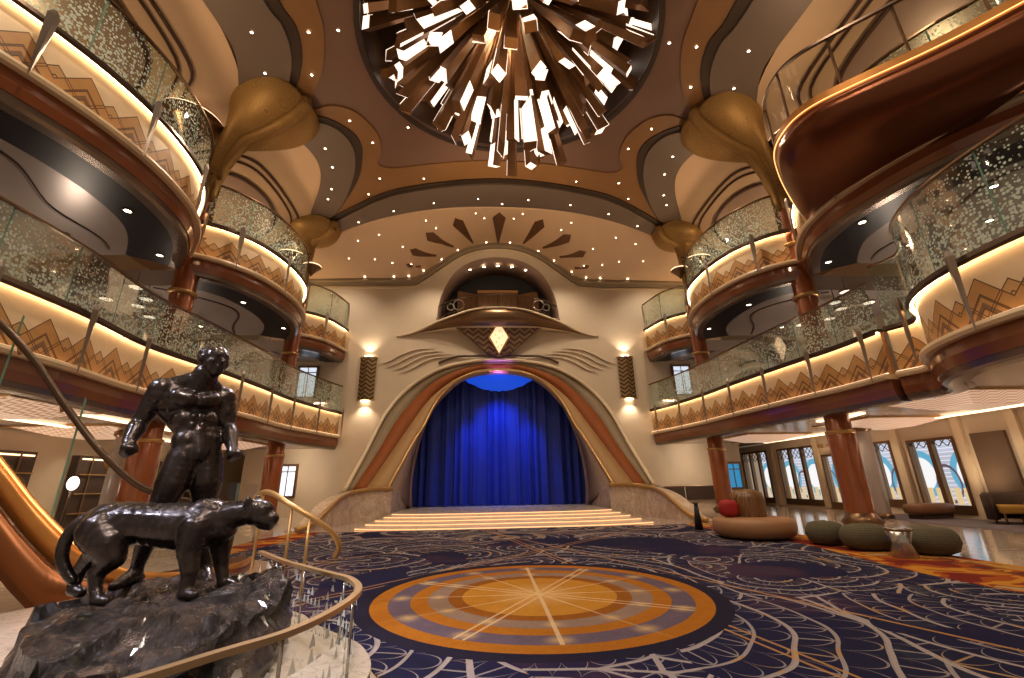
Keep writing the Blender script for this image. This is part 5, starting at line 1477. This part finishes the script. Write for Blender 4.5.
# sconce washes
for s in (-1, 1):
    L('SPOT', (s*6.2, 20.1, 7.15), 70, W, .05, (0, .25, 1), 1.9)
    L('SPOT', (s*6.2, 20.1, 4.8), 70, W, .05, (0, .25, -1), 1.9)
# added unseen uplights that brighten the ceiling, capitals and soffits
for s in (-1, 1):
    for (x, y, e) in ((10.4, 8.0, 210), (10.4, 14.3, 250), (9.6, 19.0, 140), (10.4, 3.5, 170)):
        L('SPOT', (s*x, y, 9.0), e, (1, .68, .38), .2, (-.15*s, 0, 1), 2.6)
    L('SPOT', (s*7.2, 14.0, 8.6), 260, (1, .70, .42), .15, (-.55*s, .1, 1), 2.2)
    L('SPOT', (s*7.1, 8.0, 8.6), 260, (1, .70, .42), .15, (-.6*s, .1, 1), 2.2)
    for y in (6.5, 11.5, 16.5):  # added spots low at the side walls, brightening the deck soffits
        L('SPOT', (s*12.5, y, .5), 130, (1, .76, .52), .2, (-.35*s, 0, 1), 2.7, 1)
        L('SPOT', (s*12.7, y, 3.6), 190, (1, .80, .62), .2, (-.35*s, 0, 1), 2.7, 1)
L('SPOT', (0, 13.6, 9.6), 420, (1, .74, .46), .2, (0, .55, 1), 2.3)
for x in (-7.8, -3.2, 3.2, 7.8):  # added wash spots, brightening the back wall
    L('SPOT', (x, 18.0, 11.3), 330, W, .1, (0, .4, -1), 2.0)
for s in (-1, 1):  # added spots under the lower decks, brightening floor and far wall
    for (x, y) in ((8.6, 19.0), (10.8, 17.0), (10.0, 13.0), (11.6, 10.6), (9.2, 8.0), (11.8, 14.6)):
        L('SPOT', (s*x, y, 2.68), 75, W, .07, (.1*s, 0, -1), 2.5, .8)
    L('SPOT', (s*8.6, 18.9, 2.5), 60, W, .1, (0, 1, -.25), 2.2, 1)
# stage: blue wash on the curtain
L('SPOT', (0, 19.4, 5.6), 950, (.025, .16, 1), .1, (0, .52, -1), 1.6, 1)
L('SPOT', (-1.6, 19.8, 5.0), 360, (.025, .16, 1), .1, (.15, .42, -1), 1.0, 1)
L('SPOT', (1.6, 19.8, 5.0), 360, (.025, .16, 1), .1, (-.15, .42, -1), 1.0, 1)
L('SPOT', (0, 19.85, 5.75), 70, (.50, .16, 1), .08, (0, .55, .8), 1.5)
# added unseen key lights for highlights on the statue and rock
L('SPOT', (-.8, .3, 6.0), 760, (1, .88, .76), .2, (-1.8, 3.0, -4.8), .9)
L('SPOT', (-5.0, 1.6, 4.6), 700, (.75, .82, 1), .2, (2.4, 1.6, -3.6), 1.0)
L('SPOT', (-2.6, 6.6, 5.0), 480, (.9, .85, 1), .2, (0, -3.3, -4.0), 1.0)
w = bpy.data.worlds.new('w'); SC.world = w; w.use_nodes = True
w.node_tree.nodes['Background'].inputs[0].default_value = (1, .74, .52, 1); w.node_tree.nodes['Background'].inputs[1].default_value = .35

# ------------------------------------------------------------------ camera
cam = bpy.data.cameras.new('camera'); co = bpy.data.objects.new('camera', cam); COL.objects.link(co); SC.camera = co
f, p, yw, r = 435.5, math.radians(18.43), math.radians(3.34), math.radians(-1.056)
Fv = Vector((math.sin(yw)*math.cos(p), math.cos(yw)*math.cos(p), math.sin(p)))
rt = Vector((math.cos(yw), -math.sin(yw), 0)); up = rt.cross(Fv)
Rv = math.cos(r)*rt+math.sin(r)*up; Uv = -math.sin(r)*rt+math.cos(r)*up
m = Matrix((( Rv.x, Uv.x, -Fv.x, -.535), (Rv.y, Uv.y, -Fv.y, 0), (Rv.z, Uv.z, -Fv.z, 1.15), (0, 0, 0, 1)))
co.matrix_world = m
cam.sensor_width = 36; cam.lens = f/1024*36; cam.clip_start = .05; cam.clip_end = 200
SC.view_settings.view_transform = 'Standard'; SC.view_settings.look = 'None'; SC.view_settings.exposure = 0; SC.view_settings.gamma = 1
SC.view_settings.use_curve_mapping = False
SC.cycles.use_denoising = True
SC.cycles.max_bounces = 8; SC.cycles.transparent_max_bounces = 16; SC.cycles.caustics_reflective = False; SC.cycles.caustics_refractive = False
SC.cycles.sample_clamp_indirect = 6
